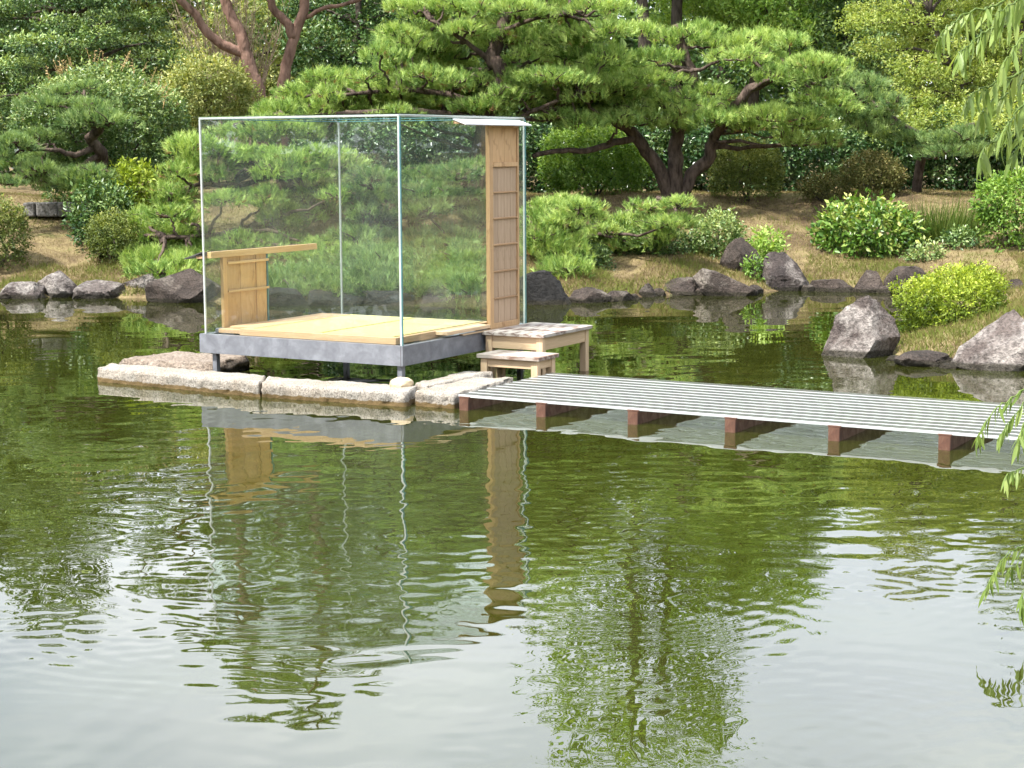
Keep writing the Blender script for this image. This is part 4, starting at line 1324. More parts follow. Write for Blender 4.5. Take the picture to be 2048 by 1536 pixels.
# ---- pines -----------------------------------------------------
pads = fill([(-45, 860, 1180, 75), (5, 830, 1240, 62), (55, 800, 1250, 62), (100, 760, 1240, 60), (140, 640, 1230, 58), (172, 600, 1230, 56), (208, 560, 1000, 56), (215, 1130, 1250, 56), (240, 480, 690, 62)], 36.5, 0.66, dy=1.3)
pads = [p for p in pads if not (940 < (p[0].x / p[0].y * F_PX + 1024) < 1030 and p[0].z > 4.4 and p[0].z < 4.9)]
b0 = gz(932, 37.0)
pine('red_pine', 'broad layered pine behind the glass tea house, its crown above the glass roof', b0,
     [[b0 + Vector((0, 0, -0.2)), at(930, 440, 37), at(955, 330, 36.8), at(975, 225, 36.6), at(1005, 150, 36.4), at(985, 110, 36.4), at(1010, 40, 36.6), at(1000, -60, 36.6)]],
     pads, r0=0.24,
     limbs=[([at(985, 135, 36.4), at(960, 105, 36.2), at(905, 65, 35.9), at(860, 40, 35.8)], 0.075, 0.03),
            ([at(985, 110, 36.4), at(1000, 70, 36.2), at(1060, 40, 36.0), at(1130, 30, 36)], 0.07, 0.03),
            ([at(975, 225, 36.6), at(900, 190, 36.2), at(800, 180, 36.2), at(680, 190, 36)], 0.10, 0.03),
            ([at(975, 240, 36.6), at(860, 225, 36.0), at(720, 225, 35.6), at(600, 235, 35.4), at(500, 240, 35.4)], 0.10, 0.03),
            ([at(965, 280, 36.6), at(1010, 250, 36.4), at(1080, 215, 36.2), at(1160, 190, 36.2)], 0.08, 0.03)])

pads = spots([(58, 1275, 1420, 62), (72, 1440, 1620, 62), (105, 1250, 1340, 58), (108, 1440, 1640, 58), (128, 1230, 1330, 55), (150, 1225, 1380, 56), (142, 1560, 1660, 50),
              (180, 1200, 1450, 56), (205, 1190, 1470, 56), (232, 1240, 1440, 58), (215, 1480, 1640, 56), (240, 1500, 1670, 56), (265, 1560, 1690, 60), (185, 1640, 1720, 55)], 37.8, 0.62, dy=1.2)
b0 = gz(1350, 38.6)
pine('red_pine', 'three-stemmed dark-trunked pine on the terrace edge right of the tea house', b0,
     [[b0 + Vector((0, 0, -0.2)), at(1350, 340, 38.6), at(1352, 290, 38.6), at(1362, 230, 38.5), at(1385, 170, 38.3), at(1370, 110, 38.3), at(1350, 50, 38.3)],
      [b0 + Vector((-0.06, 0, -0.1)), at(1322, 345, 38.5), at(1290, 300, 38.4), at(1262, 262, 38.3), at(1225, 238, 38.0), at(1150, 212, 37.7), at(1085, 212, 37.4), at(1035, 232, 37.2)],
      [b0 + Vector((0.06, 0, -0.1)), at(1385, 348, 38.7), at(1418, 318, 38.7), at(1424, 285, 38.6), at(1450, 240, 38.4), at(1500, 180, 38.2), at(1575, 140, 38.0)]],
     pads, r0=0.20,
     limbs=[([at(1270, 275, 38.3), at(1215, 288, 37.8), at(1170, 302, 37.5), at(1125, 300, 37.2), at(1066, 312, 37.0)], 0.085, 0.05),
            ([at(1385, 170, 38.3), at(1360, 140, 38.0), at(1400, 138, 37.6), at(1440, 120, 37.4)], 0.07, 0.03),
            ([at(1500, 180, 38.2), at(1540, 160, 37.8), at(1600, 150, 37.6)], 0.06, 0.03),
            ([at(1150, 212, 37.7), at(1080, 195, 37.2), at(1020, 205, 37.0), at(950, 205, 36.8)], 0.06, 0.03)])

pads = fill([(285, 385, 480, 56), (300, 400, 700, 62), (330, 350, 440, 54), (325, 560, 690, 60), (370, 330, 400, 50), (385, 430, 690, 60), (420, 290, 400, 52), (425, 560, 640, 58),
              (455, 280, 410, 52), (478, 430, 700, 58), (485, 255, 400, 52), (510, 300, 380, 50)], 34.2, 0.58, dy=0.9)
pads = [p for p in pads if not (455 < (p[0].x / p[0].y * F_PX + 1024) < 540 and 1.25 < p[0].z < 1.7)]
b0 = gz(600, 36.2)
pine('red_pine', 'low spreading pine at the left, partly behind the glass and partly beside it', b0,
     [[b0 + Vector((0, 0, -0.2)), at(590, 400, 36), at(560, 345, 35.6), at(545, 320, 35.2), at(500, 340, 34.8), at(470, 360, 34.4)],
      [b0 + Vector((0.05, 0, -0.1)), at(620, 400, 35.8), at(600, 350, 35.5), at(640, 320, 35.3), at(690, 310, 35.0)]],
     pads, r0=0.17,
     limbs=[([at(560, 345, 35.6), at(480, 370, 34.6), at(400, 370, 34.0), at(340, 390, 33.8)], 0.07, 0.03),
            ([at(590, 400, 36), at(500, 450, 34.4), at(420, 470, 33.8), at(330, 475, 33.4)], 0.07, 0.03)])

pads = fill([(340, 720, 780, 56), (330, 860, 980, 56), (372, 700, 980, 60), (405, 720, 860, 58), (415, 940, 1000, 50), (465, 700, 960, 60), (500, 720, 980, 62), (528, 545, 980, 60), (548, 560, 960, 60)], 34.0, 0.58, dy=0.9)
b0 = gz(855, 35.6)
pine('red_pine', 'low leaning pine wholly behind the glass on the far bank', b0,
     [[b0 + Vector((0, 0, -0.2)), at(850, 470, 35.5), at(825, 440, 35.2), at(870, 425, 35.0), at(905, 410, 34.8), at(930, 370, 34.8)],
      [b0 + Vector((-0.05, 0, -0.1)), at(800, 470, 35.2), at(750, 430, 34.8), at(720, 390, 34.6)]],
     pads, r0=0.16, mat='needle_dark',
     limbs=[([at(850, 480, 35.5), at(780, 520, 34.4), at(690, 540, 33.6), at(600, 545, 33.2)], 0.07, 0.03),
            ([at(860, 480, 35.4), at(900, 520, 34.4), at(950, 540, 33.8)], 0.06, 0.03)])

pads = spots([(398, 1085, 1200, 56), (398, 1260, 1360, 54), (425, 1070, 1180, 54), (430, 1240, 1370, 54), (460, 1085, 1220, 54), (490, 1080, 1200, 54), (518, 1100, 1180, 52), (470, 1230, 1340, 56)], 33.6, 0.55, dy=0.8)
b0 = gz(1205, 35.4)
pine('red_pine', 'low bushy pine hanging down the bank just right of the tea house', b0,
     [[b0 + Vector((0, 0, -0.2)), at(1195, 440, 35.3), at(1160, 405, 35), at(1120, 395, 34.6)],
      [b0 + Vector((0.05, 0, -0.1)), at(1240, 440, 35.2), at(1290, 410, 34.8), at(1330, 400, 34.5)]],
     pads, r0=0.13,
     limbs=[([at(1200, 450, 35.3), at(1150, 480, 34.2), at(1110, 500, 33.6)], 0.06, 0.03)])

pads = spots([(172, 130, 210, 52), (200, 95, 240, 52), (222, 170, 235, 48), (268, 30, 130, 50), (292, 10, 130, 52), (322, 20, 60, 50), (330, 110, 210, 50), (350, 15, 200, 54)], 36.2, 0.56, dy=0.7)
b0 = gz(195, 37.4)
pine('red_pine', 'crooked dark-trunked pine with separate pads at the left edge', b0,
     [[b0 + Vector((0, 0, -0.2)), at(205, 330, 37.2), at(200, 300, 36.9), at(180, 275, 36.6), at(200, 255, 36.4), at(165, 235, 36.3), at(170, 195, 36.3)]],
     pads, r0=0.15, mat='needle_dark',
     limbs=[([at(185, 295, 36.8), at(150, 310, 36.4), at(110, 300, 36.2), at(60, 300, 36.0)], 0.08, 0.03),
            ([at(200, 310, 37), at(140, 345, 36.4), at(90, 350, 36.2)], 0.06, 0.03)])

pads = spots([(150, 1680, 1760, 55), (185, 1700, 1800, 56), (215, 1690, 1790, 56), (240, 1720, 1800, 55), (260, 1830, 1960, 58), (290, 1850, 1950, 55)], 39.5, 0.60, dy=0.8)
b0 = gz(1830, 40.6)
pine('red_pine', 'shaded pine in front of the hedge below the yellow-green maple', b0,
     [[b0 + Vector((0, 0, -0.2)), at(1840, 330, 40.5), at(1850, 280, 40.3), at(1800, 250, 40), at(1750, 215, 39.8)],
      [at(1850, 290, 40.3), at(1900, 270, 40), at(1950, 250, 39.8)]], pads, r0=0.13, mat='needle_dark')

# twin-trunk tall red pine, crown above the picture, seen in the pond
b0 = gz(530, 44.0)
pads = spots([(-60, 300, 700, 95), (-130, 260, 760, 100), (-210, 300, 780, 105), (-300, 380, 740, 105), (-390, 430, 700, 105), (-470, 500, 650, 100)], 44.0, 0.85, jx=30, jy=24, dy=2.4)
pine('tall_red_pine', 'tall pine with two reddish trunks forking above the glass roof', b0,
     [[b0 + Vector((-0.1, 0, -0.2)), at(524, 240, 44), at(518, 190, 44), at(505, 150, 44), at(492, 108, 44), at(482, 70, 44), at(462, 30, 44), at(452, -20, 44), at(450, -150, 44), at(470, -300, 44)],
      [b0 + Vector((0.5, 0.1, -0.2)), at(562, 240, 44.3), at(565, 185, 44.3), at(574, 130, 44.3), at(588, 75, 44.3), at(606, 30, 44.3), at(610, -30, 44.3), at(620, -180, 44.3), at(600, -380, 44.3)]],
     pads, r0=0.215, bark='bark_red', mat='needle_dark',
     limbs=[([at(490, 105, 44), at(455, 95, 43.9), at(418, 68, 43.8), at(392, 30, 43.7), at(362, 2, 43.6), at(330, -40, 43.6)], 0.135, 0.08),
            ([at(588, 75, 44.3), at(572, 45, 44.2), at(548, 20, 44.1), at(535, -20, 44), at(520, -90, 44)], 0.13, 0.08),
            ([at(612, 35, 44.3), at(650, 15, 44.1), at(700, 5, 44), at(760, -20, 43.8)], 0.06, 0.04)])

# ---- shrubs ------------------------------------------------------
G = 'shrubs planted on the bank'
shrub('clipped_shrub', 'clipped azalea cut off by the left picture edge, sunlit top', 0, 536, 130, 142, 33.6, 'azalea', 0.055, 900, 101, nb=5, group=G, light=0.3)
shrub('round_shrub', 'very large round glossy-leaved shrub behind the crooked pine on the left', 212, 405, 300, 285, 38.6, 'holly', 0.085, 420, 102, nb=14, group=G, light=0.3, deep=2.8, lump=0.10)
shrub('dark_shrub', 'dark broad-leaved shrub beside the kerb stones', 200, 482, 120, 118, 35.2, 'dark_leaf', 0.10, 330, 103, nb=6, group=G)
shrub('azalea', 'olive azalea tucked under the left pine, below the dark shrub', 228, 512, 112, 92, 34.0, 'azalea', 0.055, 850, 104, nb=5, group=G)
shrub('bright_shrub', 'small bright yellow-green shrub above the dark shrub on the left', 262, 392, 115, 64, 36.0, 'yellow_leaf', 0.10, 300, 105, nb=5, group=G, light=0.2)
shrub('olive_shrub', 'olive shrub below the two reddish trunks', 420, 262, 190, 150, 42.0, 'olive_leaf', 0.09, 330, 106, nb=8, group=G, deep=2.0)
shrub('clipped_azalea', 'dome-shaped clipped azalea beside the three-stemmed pine', 1493, 390, 160, 112, 39.6, 'azalea', 0.055, 850, 107, nb=4, group=G, light=0.3, lump=0.05)
shrub('clipped_azalea', 'bronze-brown clipped azalea in front of the dark hedge', 1738, 394, 135, 92, 39.4, 'azalea_brown', 0.055, 850, 108, nb=4, group=G, light=0.2, lump=0.06)
shrub('azalea', 'small flat brown azalea left of the bronze-brown clipped one', 1645, 396, 80, 50, 39.0, 'azalea_brown', 0.055, 850, 109, nb=3, group=G)
shrub('leafy_shrub', 'yellow-green shrub under the long low pine branch', 1190, 372, 210, 118, 40.0, 'lime_leaf', 0.09, 380, 110, nb=8, group=G, light=0.3)
shrub('variegated_shrub', 'large-leaved shrub with yellow-edged leaves on the right bank', 1728, 528, 190, 128, 35.2, 'variegated', 0.135, 210, 111, nb=7, group=G, light=0.18, tmean=0.42)
shrub('leafy_shrub', 'green shrub cut off by the right picture edge above the rocks', 2030, 500, 130, 158, 34.0, 'lime_leaf', 0.085, 420, 112, nb=6, group=G, tmean=0.35)
shrub('azalea', 'wide dark azalea on the bank under the low bushy pine', 1278, 525, 200, 92, 34.6, 'dark_leaf', 0.06, 700, 113, nb=6, group=G)
shrub('azalea', 'dark rounded azalea close above the flat shore rock', 1180, 553, 95, 60, 33.2, 'dark_leaf', 0.06, 700, 114, nb=3, group=G)
shrub('leafy_shrub', 'loose green shrub left of the blocky bank rock', 1430, 535, 105, 112, 34.8, 'holly', 0.08, 380, 115, nb=6, group=G, light=0.3, tmean=0.5, shell=0.5, lump=0.25)
shrub('leafy_shrub', 'small bright leafy plant right of the blocky bank rock', 1536, 520, 62, 58, 34.4, 'lime_leaf', 0.09, 380, 116, nb=4, group=G, tmean=0.55)
shrub('leafy_shrub', 'small leafy sprig squeezed between the slanting rock and the tall blocky rock', 1510, 566, 40, 52, 33.0, 'lime_leaf', 0.08, 380, 117, nb=3, group=G)
shrub('yellow_bush', 'bright yellow-green bush on the spit between the two big boulders', 1905, 702, 190, 170, 23.7, 'yellow_leaf', 0.048, 1000, 118, nb=18, group=G, light=0.42, tmean=0.34, deep=1.4, lump=0.26)
shrub('leafy_shrub', 'small leafy clump at the foot of the tall grassy bush', 1850, 540, 60, 52, 33.8, 'holly', 0.08, 380, 119, nb=3, group=G, tmean=0.55)
shrub('leafy_shrub', 'dark leafy clump in front of the tall grassy bush at the right', 1925, 528, 80, 70, 34.4, 'dark_leaf', 0.08, 380, 120, nb=4, group=G, tmean=0.5)

# reddish young shoots standing out of the big round shrub
for o in list(bpy.data.objects):
    if o.name == 'round_shrub':
        rr = random.Random(12)
        mb = MB()
        for k in range(46):
            a = rr.uniform(0.15, math.pi - 0.1)
            dx, dz = math.cos(a) * 1.62, 1.62 + math.sin(a) * 1.45
            p0 = Vector((dx * rr.uniform(0.85, 1.0), rr.uniform(-0.9, 0.5), dz * rr.uniform(0.92, 1.0)))
            d = Vector((math.cos(a) * 0.5 + rr.uniform(-.3, .3), rr.uniform(-.2, .2), 0.9)).normalized() * rr.uniform(0.2, 0.5)
            mb.tube([p0, p0 + d * 0.5, p0 + d], [0.008, 0.006, 0.003], n=3)
            for q in range(7):
                c = p0 + d * (0.25 + 0.75 * q / 6); e = Vector((rr.uniform(-1, 1), rr.uniform(-1, 1), rr.uniform(0, 1))).normalized()
                f_ = e.cross(Vector((rr.uniform(-1, 1), rr.uniform(-1, 1), rr.uniform(-1, 1)))).normalized() * 0.014
                mb.add([c, c + e * 0.03 + f_, c + e * 0.07, c + e * 0.03 - f_], [(0, 1, 2), (0, 2, 3)])
        so_ = mb.build('young_shoots', M['shoot'], o); so_['kind'] = 'stuff'
        at__ = so_.data.attributes.new('tint', 'FLOAT', 'POINT'); at__.data.foreach_set('value', [rr.uniform(0.2, 0.9) for _ in so_.data.vertices])
# tall grassy bush
def grass_clump(name, label, px, py, wp, hp, Y, mat, n, seed, cat):
    r = np.random.default_rng(seed)
    base = at(px, py, Y); base.z = min(base.z, hz(base.x, base.y))
    k = mpp(Y); H = at(px, py - hp, Y).z - base.z
    th = r.uniform(0, 6.28, n); q = np.sqrt(r.uniform(0, 1, n)) * wp * k * 0.33
    P = np.stack([q * np.cos(th), q * np.sin(th) * 0.7, np.zeros(n)], 1)
    Ln = H * r.uniform(0.45, 1.1, n)
    lean = unit(np.stack([np.cos(th) * 0.35 * q / (wp * k * .33), np.sin(th) * 0.3 * q / (wp * k * .33), np.ones(n)], 1) + r.normal(0, 0.13, (n, 3)))
    side = unit(np.cross(lean, r.normal(size=(n, 3)))) * 0.008
    mid = P + lean * Ln[:, None] * 0.55
    tip = P + lean * Ln[:, None] + np.stack([r.normal(0, 0.1, n), r.normal(0, 0.1, n), -np.abs(r.normal(0, 0.05, n))], 1)
    v = np.stack([P - side, P + side, mid + side, tip, mid - side], 1).reshape(-1, 3)
    i = np.arange(n)[:, None] * 5
    t = np.concatenate([i + [0, 1, 2], i + [0, 2, 4], i + [4, 2, 3]], 1).reshape(-1, 3)
    tn = np.repeat(np.clip(r.normal(0.42, 0.2, n), 0, 1), 5)
    root = empty(name, base); tag(root, label, cat)
    link('blades', tri_mesh('blades', v, t, tn, M[mat]), root)
    # leaves low down
    vb, tb, nb_ = blob_leaves([((0, 0, H * 0.32), (wp * k * 0.42, wp * k * 0.3, H * 0.36))], 0.09, 300, seed, aspect=0.28, bias_up=0.3)
    link('leaves', tri_mesh('leaves', vb, tb, nb_, M[mat]), root)
    return root
grass_clump('tall_grass_bush', 'tall grassy bush with thin upright stems on the right bank', 1885, 528, 165, 138, 35.4, 'reed', 1500, 31, 'grass bush')

# hedge of camellia along the back of the terrace
hb = gz(1330, 42.6)
blobs = []
x = 640
while x < 2060:
    for zf, ry in ((355, 42), (300, 42), (262, 32)):
        if zf == 262 and random.random() < 0.3: continue
        blobs.append(bl(x + random.uniform(-14, 14), zf + random.uniform(-8, 8), 42.6 + random.uniform(-0.2, 0.25), 46, ry, 0.65))
    x += 52
r_ = empty('camellia_hedge', hb)
tag(r_, 'long dark glossy-leaved hedge along the back of the terrace', 'hedge')
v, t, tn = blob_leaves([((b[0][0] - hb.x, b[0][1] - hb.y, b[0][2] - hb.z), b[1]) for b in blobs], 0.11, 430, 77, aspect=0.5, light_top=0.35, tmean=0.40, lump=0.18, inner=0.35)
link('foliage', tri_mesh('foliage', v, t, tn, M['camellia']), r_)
for i in range(26):
    p = gz(660 + i * 53, 42.6) - hb
    limb('stem', [hb + p + Vector((0, 0, -0.1)), hb + p + Vector((random.uniform(-.1, .1), 0, 0.5)), hb + p + Vector((random.uniform(-.2, .2), 0, 1.2))], 0.04, 0.02, 'bark_dark', r_, hb, n=5)

# ---- background trees --------------------------------------------
GB = 'trees standing behind the terrace'
# dark layered evergreen, upper left
blobs = []
rr = random.Random(5)
for (y, x0, x1, st) in ((10, 0, 230, 70), (45, -20, 330, 66), (85, 0, 360, 64), (125, 20, 370, 66), (165, -20, 60, 60), (165, 320, 400, 60), (205, -20, 60, 56), (245, -20, 40, 50), (-30, 0, 320, 80), (-80, 0, 280, 80)):
    x = x0
    while x <= x1:
        blobs.append(bl(x + rr.uniform(-18, 18), y + rr.uniform(-12, 12), 47 + rr.uniform(-1.6, 1.6), rr.uniform(34, 54), rr.uniform(12, 19)))
        x += st
b0 = gz(170, 48)
tree_from_blobs('layered_evergreen', 'dark evergreen with cloud-like layers filling the upper left corner', b0, blobs, 'dark_leaf', 0.10, 230, 201, trunk=[[b0 + Vector((0, 0, -.2)), at(175, 200, 48), at(160, 60, 47.5), at(150, -60, 47.5)]], r0=0.2, cat='tree', group=GB, light_top=0.45, tmean=0.44, lump=0.28, nbr=40, inner=0.1)

def crown_tree(name, label, px, Y, cw, z0, z1, mat, leaf, dens, seed, bark='bark_dark', r0=0.2, nb=20, kw=None, px_off=0):
    rr = random.Random(seed)
    b = gz(px, Y)
    cz, hh = (z0 + z1) / 2, (z1 - z0) / 2
    blobs = []
    for i in range(nb):
        while True:
            p = Vector((rr.uniform(-1, 1), rr.uniform(-1, 1), rr.uniform(-1, 1)))
            if 0.25 < p.length < 0.95: break
        s = rr.uniform(0.24, 0.38)
        blobs.append(((b.x + p.x * cw * 0.5 * 0.8, b.y + p.y * cw * 0.4, cz + p.z * hh * 0.85), (cw * 0.5 * s * 1.15, cw * 0.5 * s, hh * s * 0.8)))
    k = dict(light_top=0.3, tmean=0.45, lump=0.25, shell=0.5)
    k.update(kw or {})
    top = Vector((b.x + rr.uniform(-.4, .4), b.y, z0 + (z1 - z0) * 0.75))
    return tree_from_blobs(name, label, b, blobs, mat, leaf, dens, seed, bark=bark, group=GB, r0=r0, nbr=14,
                           trunk=[[b + Vector((0, 0, -0.2)), b + Vector((rr.uniform(-.2, .2), 0, (z0 - b.z) * 0.6 + 0.8)), (b + top) / 2 + Vector((rr.uniform(-.3, .3), 0, 0.6)), top]], **k)
crown_tree('broadleaf_tree', 'dark tree between the reddish trunks and the pine crown at the top', 705, 50, 4.6, 2.4, 9.0, 'dark_leaf', 0.13, 120, 211, nb=18)
crown_tree('maple_tree', 'feathery light olive tree behind the reddish trunks', 520, 52, 5.4, 2.4, 7.5, 'olive_leaf', 0.12, 120, 212, nb=18)
crown_tree('broadleaf_tree', 'light green tree above the three-stemmed pine, top middle right', 1500, 51, 7.5, 4.2, 11.5, 'lime_leaf', 0.13, 110, 213, nb=26, r0=0.22, kw=dict(tmean=0.62))
crown_tree('broadleaf_tree', 'tall light green tree with dark trunk behind the right part of the pine crown', 1285, 49, 8.0, 5.0, 19.5, 'lime_leaf', 0.19, 15, 214, nb=40, r0=0.25, kw=dict(shell=0.8, lump=0.4))
crown_tree('broadleaf_tree', 'second dark-trunked tree right of the tall light green one', 1345, 50, 6.0, 5.4, 16.5, 'lime_leaf', 0.18, 17, 215, nb=26, r0=0.24, kw=dict(shell=0.8, lump=0.4))
crown_tree('broadleaf_tree', 'dark shady tree left of the yellow-green maple', 1690, 50, 4.6, 2.2, 9.5, 'dark_leaf', 0.13, 110, 216, nb=18, r0=0.2)
# yellow-green maple on the right, in horizontal layers
blobs = []
rr = random.Random(9)
for (y, x0, x1, st, yy_) in ((-70, 1800, 2100, 90, 45), (-25, 1760, 2150, 80, 45), (20, 1750, 2150, 72, 45), (55, 1740, 2150, 70, 44.6), (95, 1770, 2150, 72, 44.4), (130, 1830, 2150, 76, 44.2), (165, 1860, 2150, 76, 43.6), (200, 1800, 2150, 76, 43), (232, 1770, 2150, 78, 42.2), (262, 1790, 2050, 80, 41.6)):
    x = x0
    while x <= x1:
        blobs.append(bl(x + rr.uniform(-20, 20), y + rr.uniform(-9, 9), yy_ + rr.uniform(-0.9, 0.9), rr.uniform(46, 70), rr.uniform(13, 20)))
        x += st
b0 = gz(1960, 44.5)
tree_from_blobs('maple_tree', 'yellow-green layered maple in the upper right corner', b0, blobs, 'maple', 0.085, 210, 221, bark='bark_dark',
                trunk=[[b0 + Vector((0, 0, -.2)), at(1955, 300, 44.4), at(1930, 200, 44.2), at(1890, 110, 44), at(1860, 30, 44)],
                       [at(1955, 290, 44.4), at(2000, 200, 44.2), at(2040, 110, 44.2), at(2060, 20, 44.2)]], r0=0.14, group=GB, cat='tree', nbr=40, light_top=0.25, tmean=0.42, lump=0.2, droop=0.15, bias_up=0.9)

for i, (px, Y, cw, z0, z1, mat, lab) in enumerate((
        (-120, 57, 9.0, 1.8, 13.0, 'dark_leaf', 'tall dark tree beyond the left picture edge, mirrored in the pond'),
        (110, 59, 8.0, 2.0, 13.5, 'holly', 'tall green tree far behind the layered evergreen, upper left'),
        (320, 62, 6.0, 2.0, 10.5, 'olive_leaf', 'shorter olive tree far behind, left of the reddish trunks'),
        (600, 58, 7.5, 2.0, 13.5, 'holly', 'tall green tree far behind the two reddish trunks'),
        (810, 60, 8.0, 2.0, 15.5, 'dark_leaf', 'tall dark tree far behind the left half of the pine crown'),
        (1020, 62, 8.0, 2.0, 15.5, 'holly', 'tall green tree far behind the middle of the pine crown'),
        (1440, 61, 7.0, 2.5, 14.5, 'dark_leaf', 'far dark tree behind the light green ones'),
        (1640, 60, 6.5, 2.0, 11.5, 'holly', 'far green tree left of the dark shady tree'),
        (1840, 62, 7.5, 2.0, 13.0, 'olive_leaf', 'far olive tree behind the maple'),
        (2060, 58, 8.0, 1.8, 13.5, 'holly', 'far green tree at the right picture edge behind the maple'),
        (2280, 56, 8.5, 1.8, 13.0, 'dark_leaf', 'tall dark tree beyond the right picture edge, mirrored in the pond'))):
    crown_tree('broadleaf_tree', lab, px, Y, cw, z0, z1, mat, 0.24, 30, 300 + i, nb=24, r0=0.25)

# unseen trees added on the side banks to keep sky reflections off the glass
for i, (x_, y_, cw, z1, mat, lab) in enumerate((
        (-27, 17, 9, 11, 'holly', 'green tree added out of view far left, keeping sky off the glass'),
        (-29, 8, 10, 12, 'dark_leaf', 'dark tree added out of view far left, nearest the viewer of its row'),
        (-26, 26, 9, 10, 'olive_leaf', 'olive tree added out of view far left, farthest of its row'),
        (19, 30, 9, 11, 'holly', 'green tree added out of view on the right bank, keeping sky off the glass'),
        (24, 22, 10, 12, 'dark_leaf', 'dark tree added out of view on the right bank'),
        (18, 40, 8, 10, 'olive_leaf', 'olive tree added out of view behind the right bank'))):
    crown_tree('broadleaf_tree', lab, x_ / y_ * F_PX + 1024, y_, cw, 1.2, z1, mat, 0.26, 34, 330 + i, nb=20, r0=0.25)

# far wood behind the terrace; side and rear parts added to block sky reflections
rr = random.Random(41)
blobs = [((rr.uniform(-34, 34), 74 + rr.uniform(-3, 3), rr.uniform(1.8, 8.8)), (rr.uniform(1.8, 3.0), 1.6, rr.uniform(1.4, 2.2))) for _ in range(230)]
for _ in range(190):
    sd_ = rr.choice((-1, 1))
    blobs.append(((sd_ * (33 + rr.uniform(-2, 2)), rr.uniform(-12, 74), rr.uniform(0.8, 8.5)), (2.0, rr.uniform(2.0, 3.2), rr.uniform(1.5, 2.3))))
for _ in range(90):
    blobs.append(((rr.uniform(-34, 34), -18 + rr.uniform(-2, 2), rr.uniform(0.8, 7.5)), (rr.uniform(2, 3.2), 2.0, rr.uniform(1.5, 2.3))))
v, t, tn = blob_leaves(blobs, 0.58, 12, 401, light_top=0.2, tmean=0.38)
tag(link('far_wood', tri_mesh('far_wood', v, t, tn, M['holly'])), 'far dark wood behind the garden, its unseen sides added to keep sky out of the glass', 'wood', kind='stuff')

# bare twiggy shrub between the reddish trunks
b0 = gz(480, 47)
tw = empty('bare_shrub', b0); tag(tw, 'tan leafless twiggy shrub between and behind the reddish trunks', 'shrub')
mb = MB(); rr = random.Random(3)
for i in range(150):
    a = rr.uniform(0, 6.28); sp = rr.uniform(0.2, 1.5)
    tip = Vector((math.cos(a) * sp * 1.1 - 0.1, math.sin(a) * sp * 0.6, at(480, rr.uniform(-20, 120), 47).z - b0.z))
    p0 = Vector((math.cos(a) * 0.1, math.sin(a) * 0.1, 0))
    pts = smooth_path([p0, p0 * 0.6 + tip * 0.4 + Vector((0, 0, 0.3)), tip], 3, 0.04)
    mb.tube(pts, [0.022, 0.019, 0.016, 0.013, 0.011, 0.009, 0.007], n=4)
    for k in range(5):
        q = pts[rr.randint(3, 6)]; d = Vector((rr.uniform(-.35, .35), rr.uniform(-.3, .3), rr.uniform(0.1, .45)))
        mb.tube([q, q + d * 0.5, q + d], [0.009, 0.007, 0.005], n=3)
mb.build('twigs', M['twig'], tw)

# ---- willow reaching in from the right ----------------------------
wb = Vector((5.6, 3.0, hz(5.6, 3.0)))
wil = empty('willow_tree', wb); tag(wil, 'weeping willow whose hanging leafy branches enter at the right edge', 'willow tree')
limb('trunk', [wb + Vector((0, 0, -.2)), wb + Vector((-.1, .2, 1.5)), wb + Vector((-.4, .8, 3.2)), wb + Vector((-1.0, 1.8, 4.6))], 0.22, 0.12, 'bark_dark', wil, wb, n=10)
limb('branch', [wb + Vector((-1.0, 1.8, 4.5)), Vector((3.6, 6.0, 5.9)), Vector((3.0, 7.0, 5.7)), Vector((2.9, 8.2, 5.2))], 0.09, 0.03, 'bark_dark', wil, wb)
limb('branch', [wb + Vector((-1.0, 1.8, 4.4)), Vector((4.4, 7.0, 5.8)), Vector((3.6, 9.0, 5.4)), Vector((3.2, 10.0, 4.6))], 0.09, 0.03, 'bark_dark', wil, wb)
LEAF = []
for k in range(6):
    rr = random.Random(k)
    n_ = 7; bend = rr.uniform(0.05, 0.3); tw_ = rr.uniform(-.4, .4)
    v = []
    for i in range(n_):
        t = i / (n_ - 1); w_ = 0.072 * math.sin(math.pi * min(1, t * 0.93 + 0.07)) ** 0.8 * (1 - t * 0.35)
        x_ = t; z_ = -bend * t * t; ca = math.cos(tw_ * t); sa = math.sin(tw_ * t)
        v += [(x_, -w_ * ca, z_ - w_ * sa + 0.012), (x_, 0, z_), (x_, w_ * ca, z_ + w_ * sa + 0.012)]
    f = []
    for i in range(n_ - 1):
        a = i * 3
        f += [(a, a + 3, a + 4), (a, a + 4, a + 1), (a + 1, a + 4, a + 5), (a + 1, a + 5, a + 2)]
    me = tri_mesh('leaf', np.array(v), np.array(f), np.full(len(v), rr.uniform(0.3, 0.8)), M['willow'])
    LEAF.append(me)
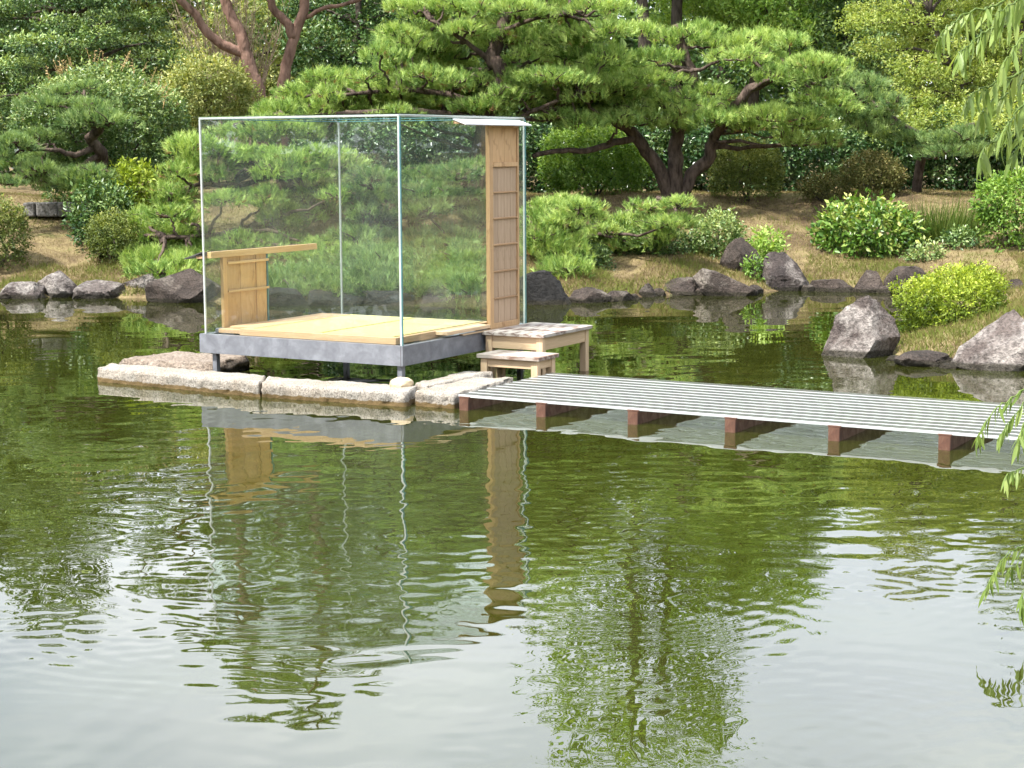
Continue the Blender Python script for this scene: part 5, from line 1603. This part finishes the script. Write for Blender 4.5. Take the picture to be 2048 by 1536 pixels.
STR = [(6.7, [(2150, -260), (2070, -60), (2000, 5), (1950, 22), (1905, 45), (1872, 78)], 1.0),
       (6.9, [(2150, -200), (2080, -20), (2020, 40), (1965, 68), (1930, 98), (1918, 106)], 1.0),
       (6.5, [(2150, -250), (2090, -90), (2050, -15), (2020, 10), (1985, 30)], 1.0),
       (6.6, [(2160, -160), (2100, 0), (2055, 60), (2025, 100), (2003, 138)], 1.0),
       (6.8, [(2160, -60), (2100, 80), (2050, 140), (1995, 165), (1955, 180), (1932, 200)], 1.0),
       (7.0, [(2160, -10), (2100, 110), (2050, 160), (2005, 190), (1972, 215), (1962, 228)], 1.0),
       (6.6, [(2160, 20), (2100, 140), (2050, 205), (2020, 240), (2008, 265)], 1.0),
       (6.9, [(2170, 60), (2110, 190), (2060, 250), (2015, 270), (1975, 290), (1960, 318)], 1.0),
       (6.7, [(2170, 60), (2120, 170), (2075, 230), (2045, 280), (2020, 318)], 1.0),
       (9.2, [(2260, 100), (2180, 560), (2090, 735), (2030, 790), (1990, 820), (1960, 862), (1955, 872)], 0.95),
       (9.3, [(2260, 160), (2180, 600), (2100, 760), (2055, 800), (2020, 840), (1995, 880)], 0.95),
       (9.1, [(2270, 160), (2190, 640), (2110, 800), (2060, 830), (2040, 870), (2036, 890)], 0.95),
       (9.2, [(2280, 250), (2190, 760), (2100, 900), (2050, 935), (2020, 945), (2010, 960)], 0.9),
       (9.2, [(2280, 350), (2190, 880), (2110, 1045), (2060, 1085), (2020, 1105), (1990, 1140), (1970, 1180)], 0.95),
       (9.3, [(2280, 380), (2190, 900), (2120, 1060), (2070, 1105), (2035, 1125), (2010, 1150)], 0.95),
       (9.1, [(2290, 400), (2200, 950), (2120, 1110), (2070, 1150), (2045, 1190), (2045, 1215)], 0.95)]
rr = random.Random(21)
for Y, pts, ls in STR:
    path = smooth_path([at(x_, y_, Y + 0.1 * i_) for i_, (x_, y_) in enumerate(reversed(pts))][::-1], 7, 0.004)
    m_ = len(path)
    hbj = MB().tube([p - wb for p in path], [0.007 - 0.0055 * i / (m_ - 1) for i in range(m_)], n=5).build('hanging_branch', M['willow'], wil, smooth=True)
    a_ = hbj.data.attributes.new('tint', 'FLOAT', 'POINT'); a_.data.foreach_set('value', [0.35] * len(hbj.data.vertices))
    acc = 0.0; sd = 1; last = path[0]
    for i in range(m_ // 3, m_):
        seg = path[i] - path[i - 1]
        steps = max(1, int(seg.length / 0.021))
        for q in range(steps):
            pos = path[i - 1] + seg * ((q + rr.random() * 0.5) / steps)
            pxx = pos.x / pos.y * F_PX + 1024
            if pxx > 2110: continue
            sd = -sd
            dirv = seg.normalized() * rr.uniform(0.25, 0.7) + Vector((sd * rr.uniform(.1, .5), rr.uniform(-.5, .5), -rr.uniform(0.7, 1.3)))
            dirv.normalize()
            qt = dirv.to_track_quat('X', 'Z') @ Euler((rr.uniform(-1.2, 1.2), 0, 0)).to_quaternion()
            o = bpy.data.objects.new('leaf', rr.choice(LEAF)); COL.objects.link(o)
            o.parent = hbj
            s_ = rr.uniform(0.085, 0.135) * ls
            o.location = pos - wb
            o.rotation_mode = 'QUATERNION'; o.rotation_quaternion = qt
            o.scale = (s_, s_ * rr.uniform(1.15, 1.7), s_)

# ---- turf and litter ----------------------------------------------
def blades(n, x0, x1, y0, y1, h0, h1, seed, name, label, tm, cond):
    r = np.random.default_rng(seed)
    X = r.uniform(x0, x1, n); Y = r.uniform(y0, y1, n)
    d = sdist(X, Y); k = cond(X, Y, d, r)
    X, Y = X[k], Y[k]; n = len(X)
    P = np.stack([X, Y, hgt(X, Y) - 0.005], 1)
    cl = 0.5 + 0.5 * np.sin(X * 2.3 + np.sin(Y * 1.7) * 2) * np.sin(Y * 2.9 + np.sin(X * 1.1) * 2)
    Ln = r.uniform(h0, h1, n) * (0.6 + 0.7 * cl)
    D = unit(np.stack([r.normal(0, 0.55, n), r.normal(0, 0.55, n), np.ones(n)], 1))
    S = unit(np.cross(D, r.normal(size=(n, 3)))) * 0.007
    v = np.stack([P - S, P + S, P + D * Ln[:, None]], 1).reshape(-1, 3)
    t = np.arange(n * 3).reshape(-1, 3)
    tn = np.repeat(np.clip(tm - 0.45 * (cl - 0.5) + r.normal(0, 0.17, n), 0, 1), 3)
    tag(link(name, tri_mesh(name, v, t, tn, M['grass'])), label, 'grass', kind='stuff')
blades(110000, -13, 12, 29.8, 42.0, 0.03, 0.09, 61, 'dry_grass', 'short dry grass covering the bank', 0.62, lambda X, Y, d, r: (d > 0.12) & (np.abs(X) < 0.33 * Y))
blades(330000, -11, 12, 21.0, 34.8, 0.05, 0.15, 62, 'shore_grass', 'longer green grass along the shoreline', 0.30, lambda X, Y, d, r: (d > 0.05) & (d < 1.7 + 0.7 * np.sin(X * 2.1) + 0.4 * np.sin(X * 5.3)) & (np.abs(X) < 0.34 * Y))
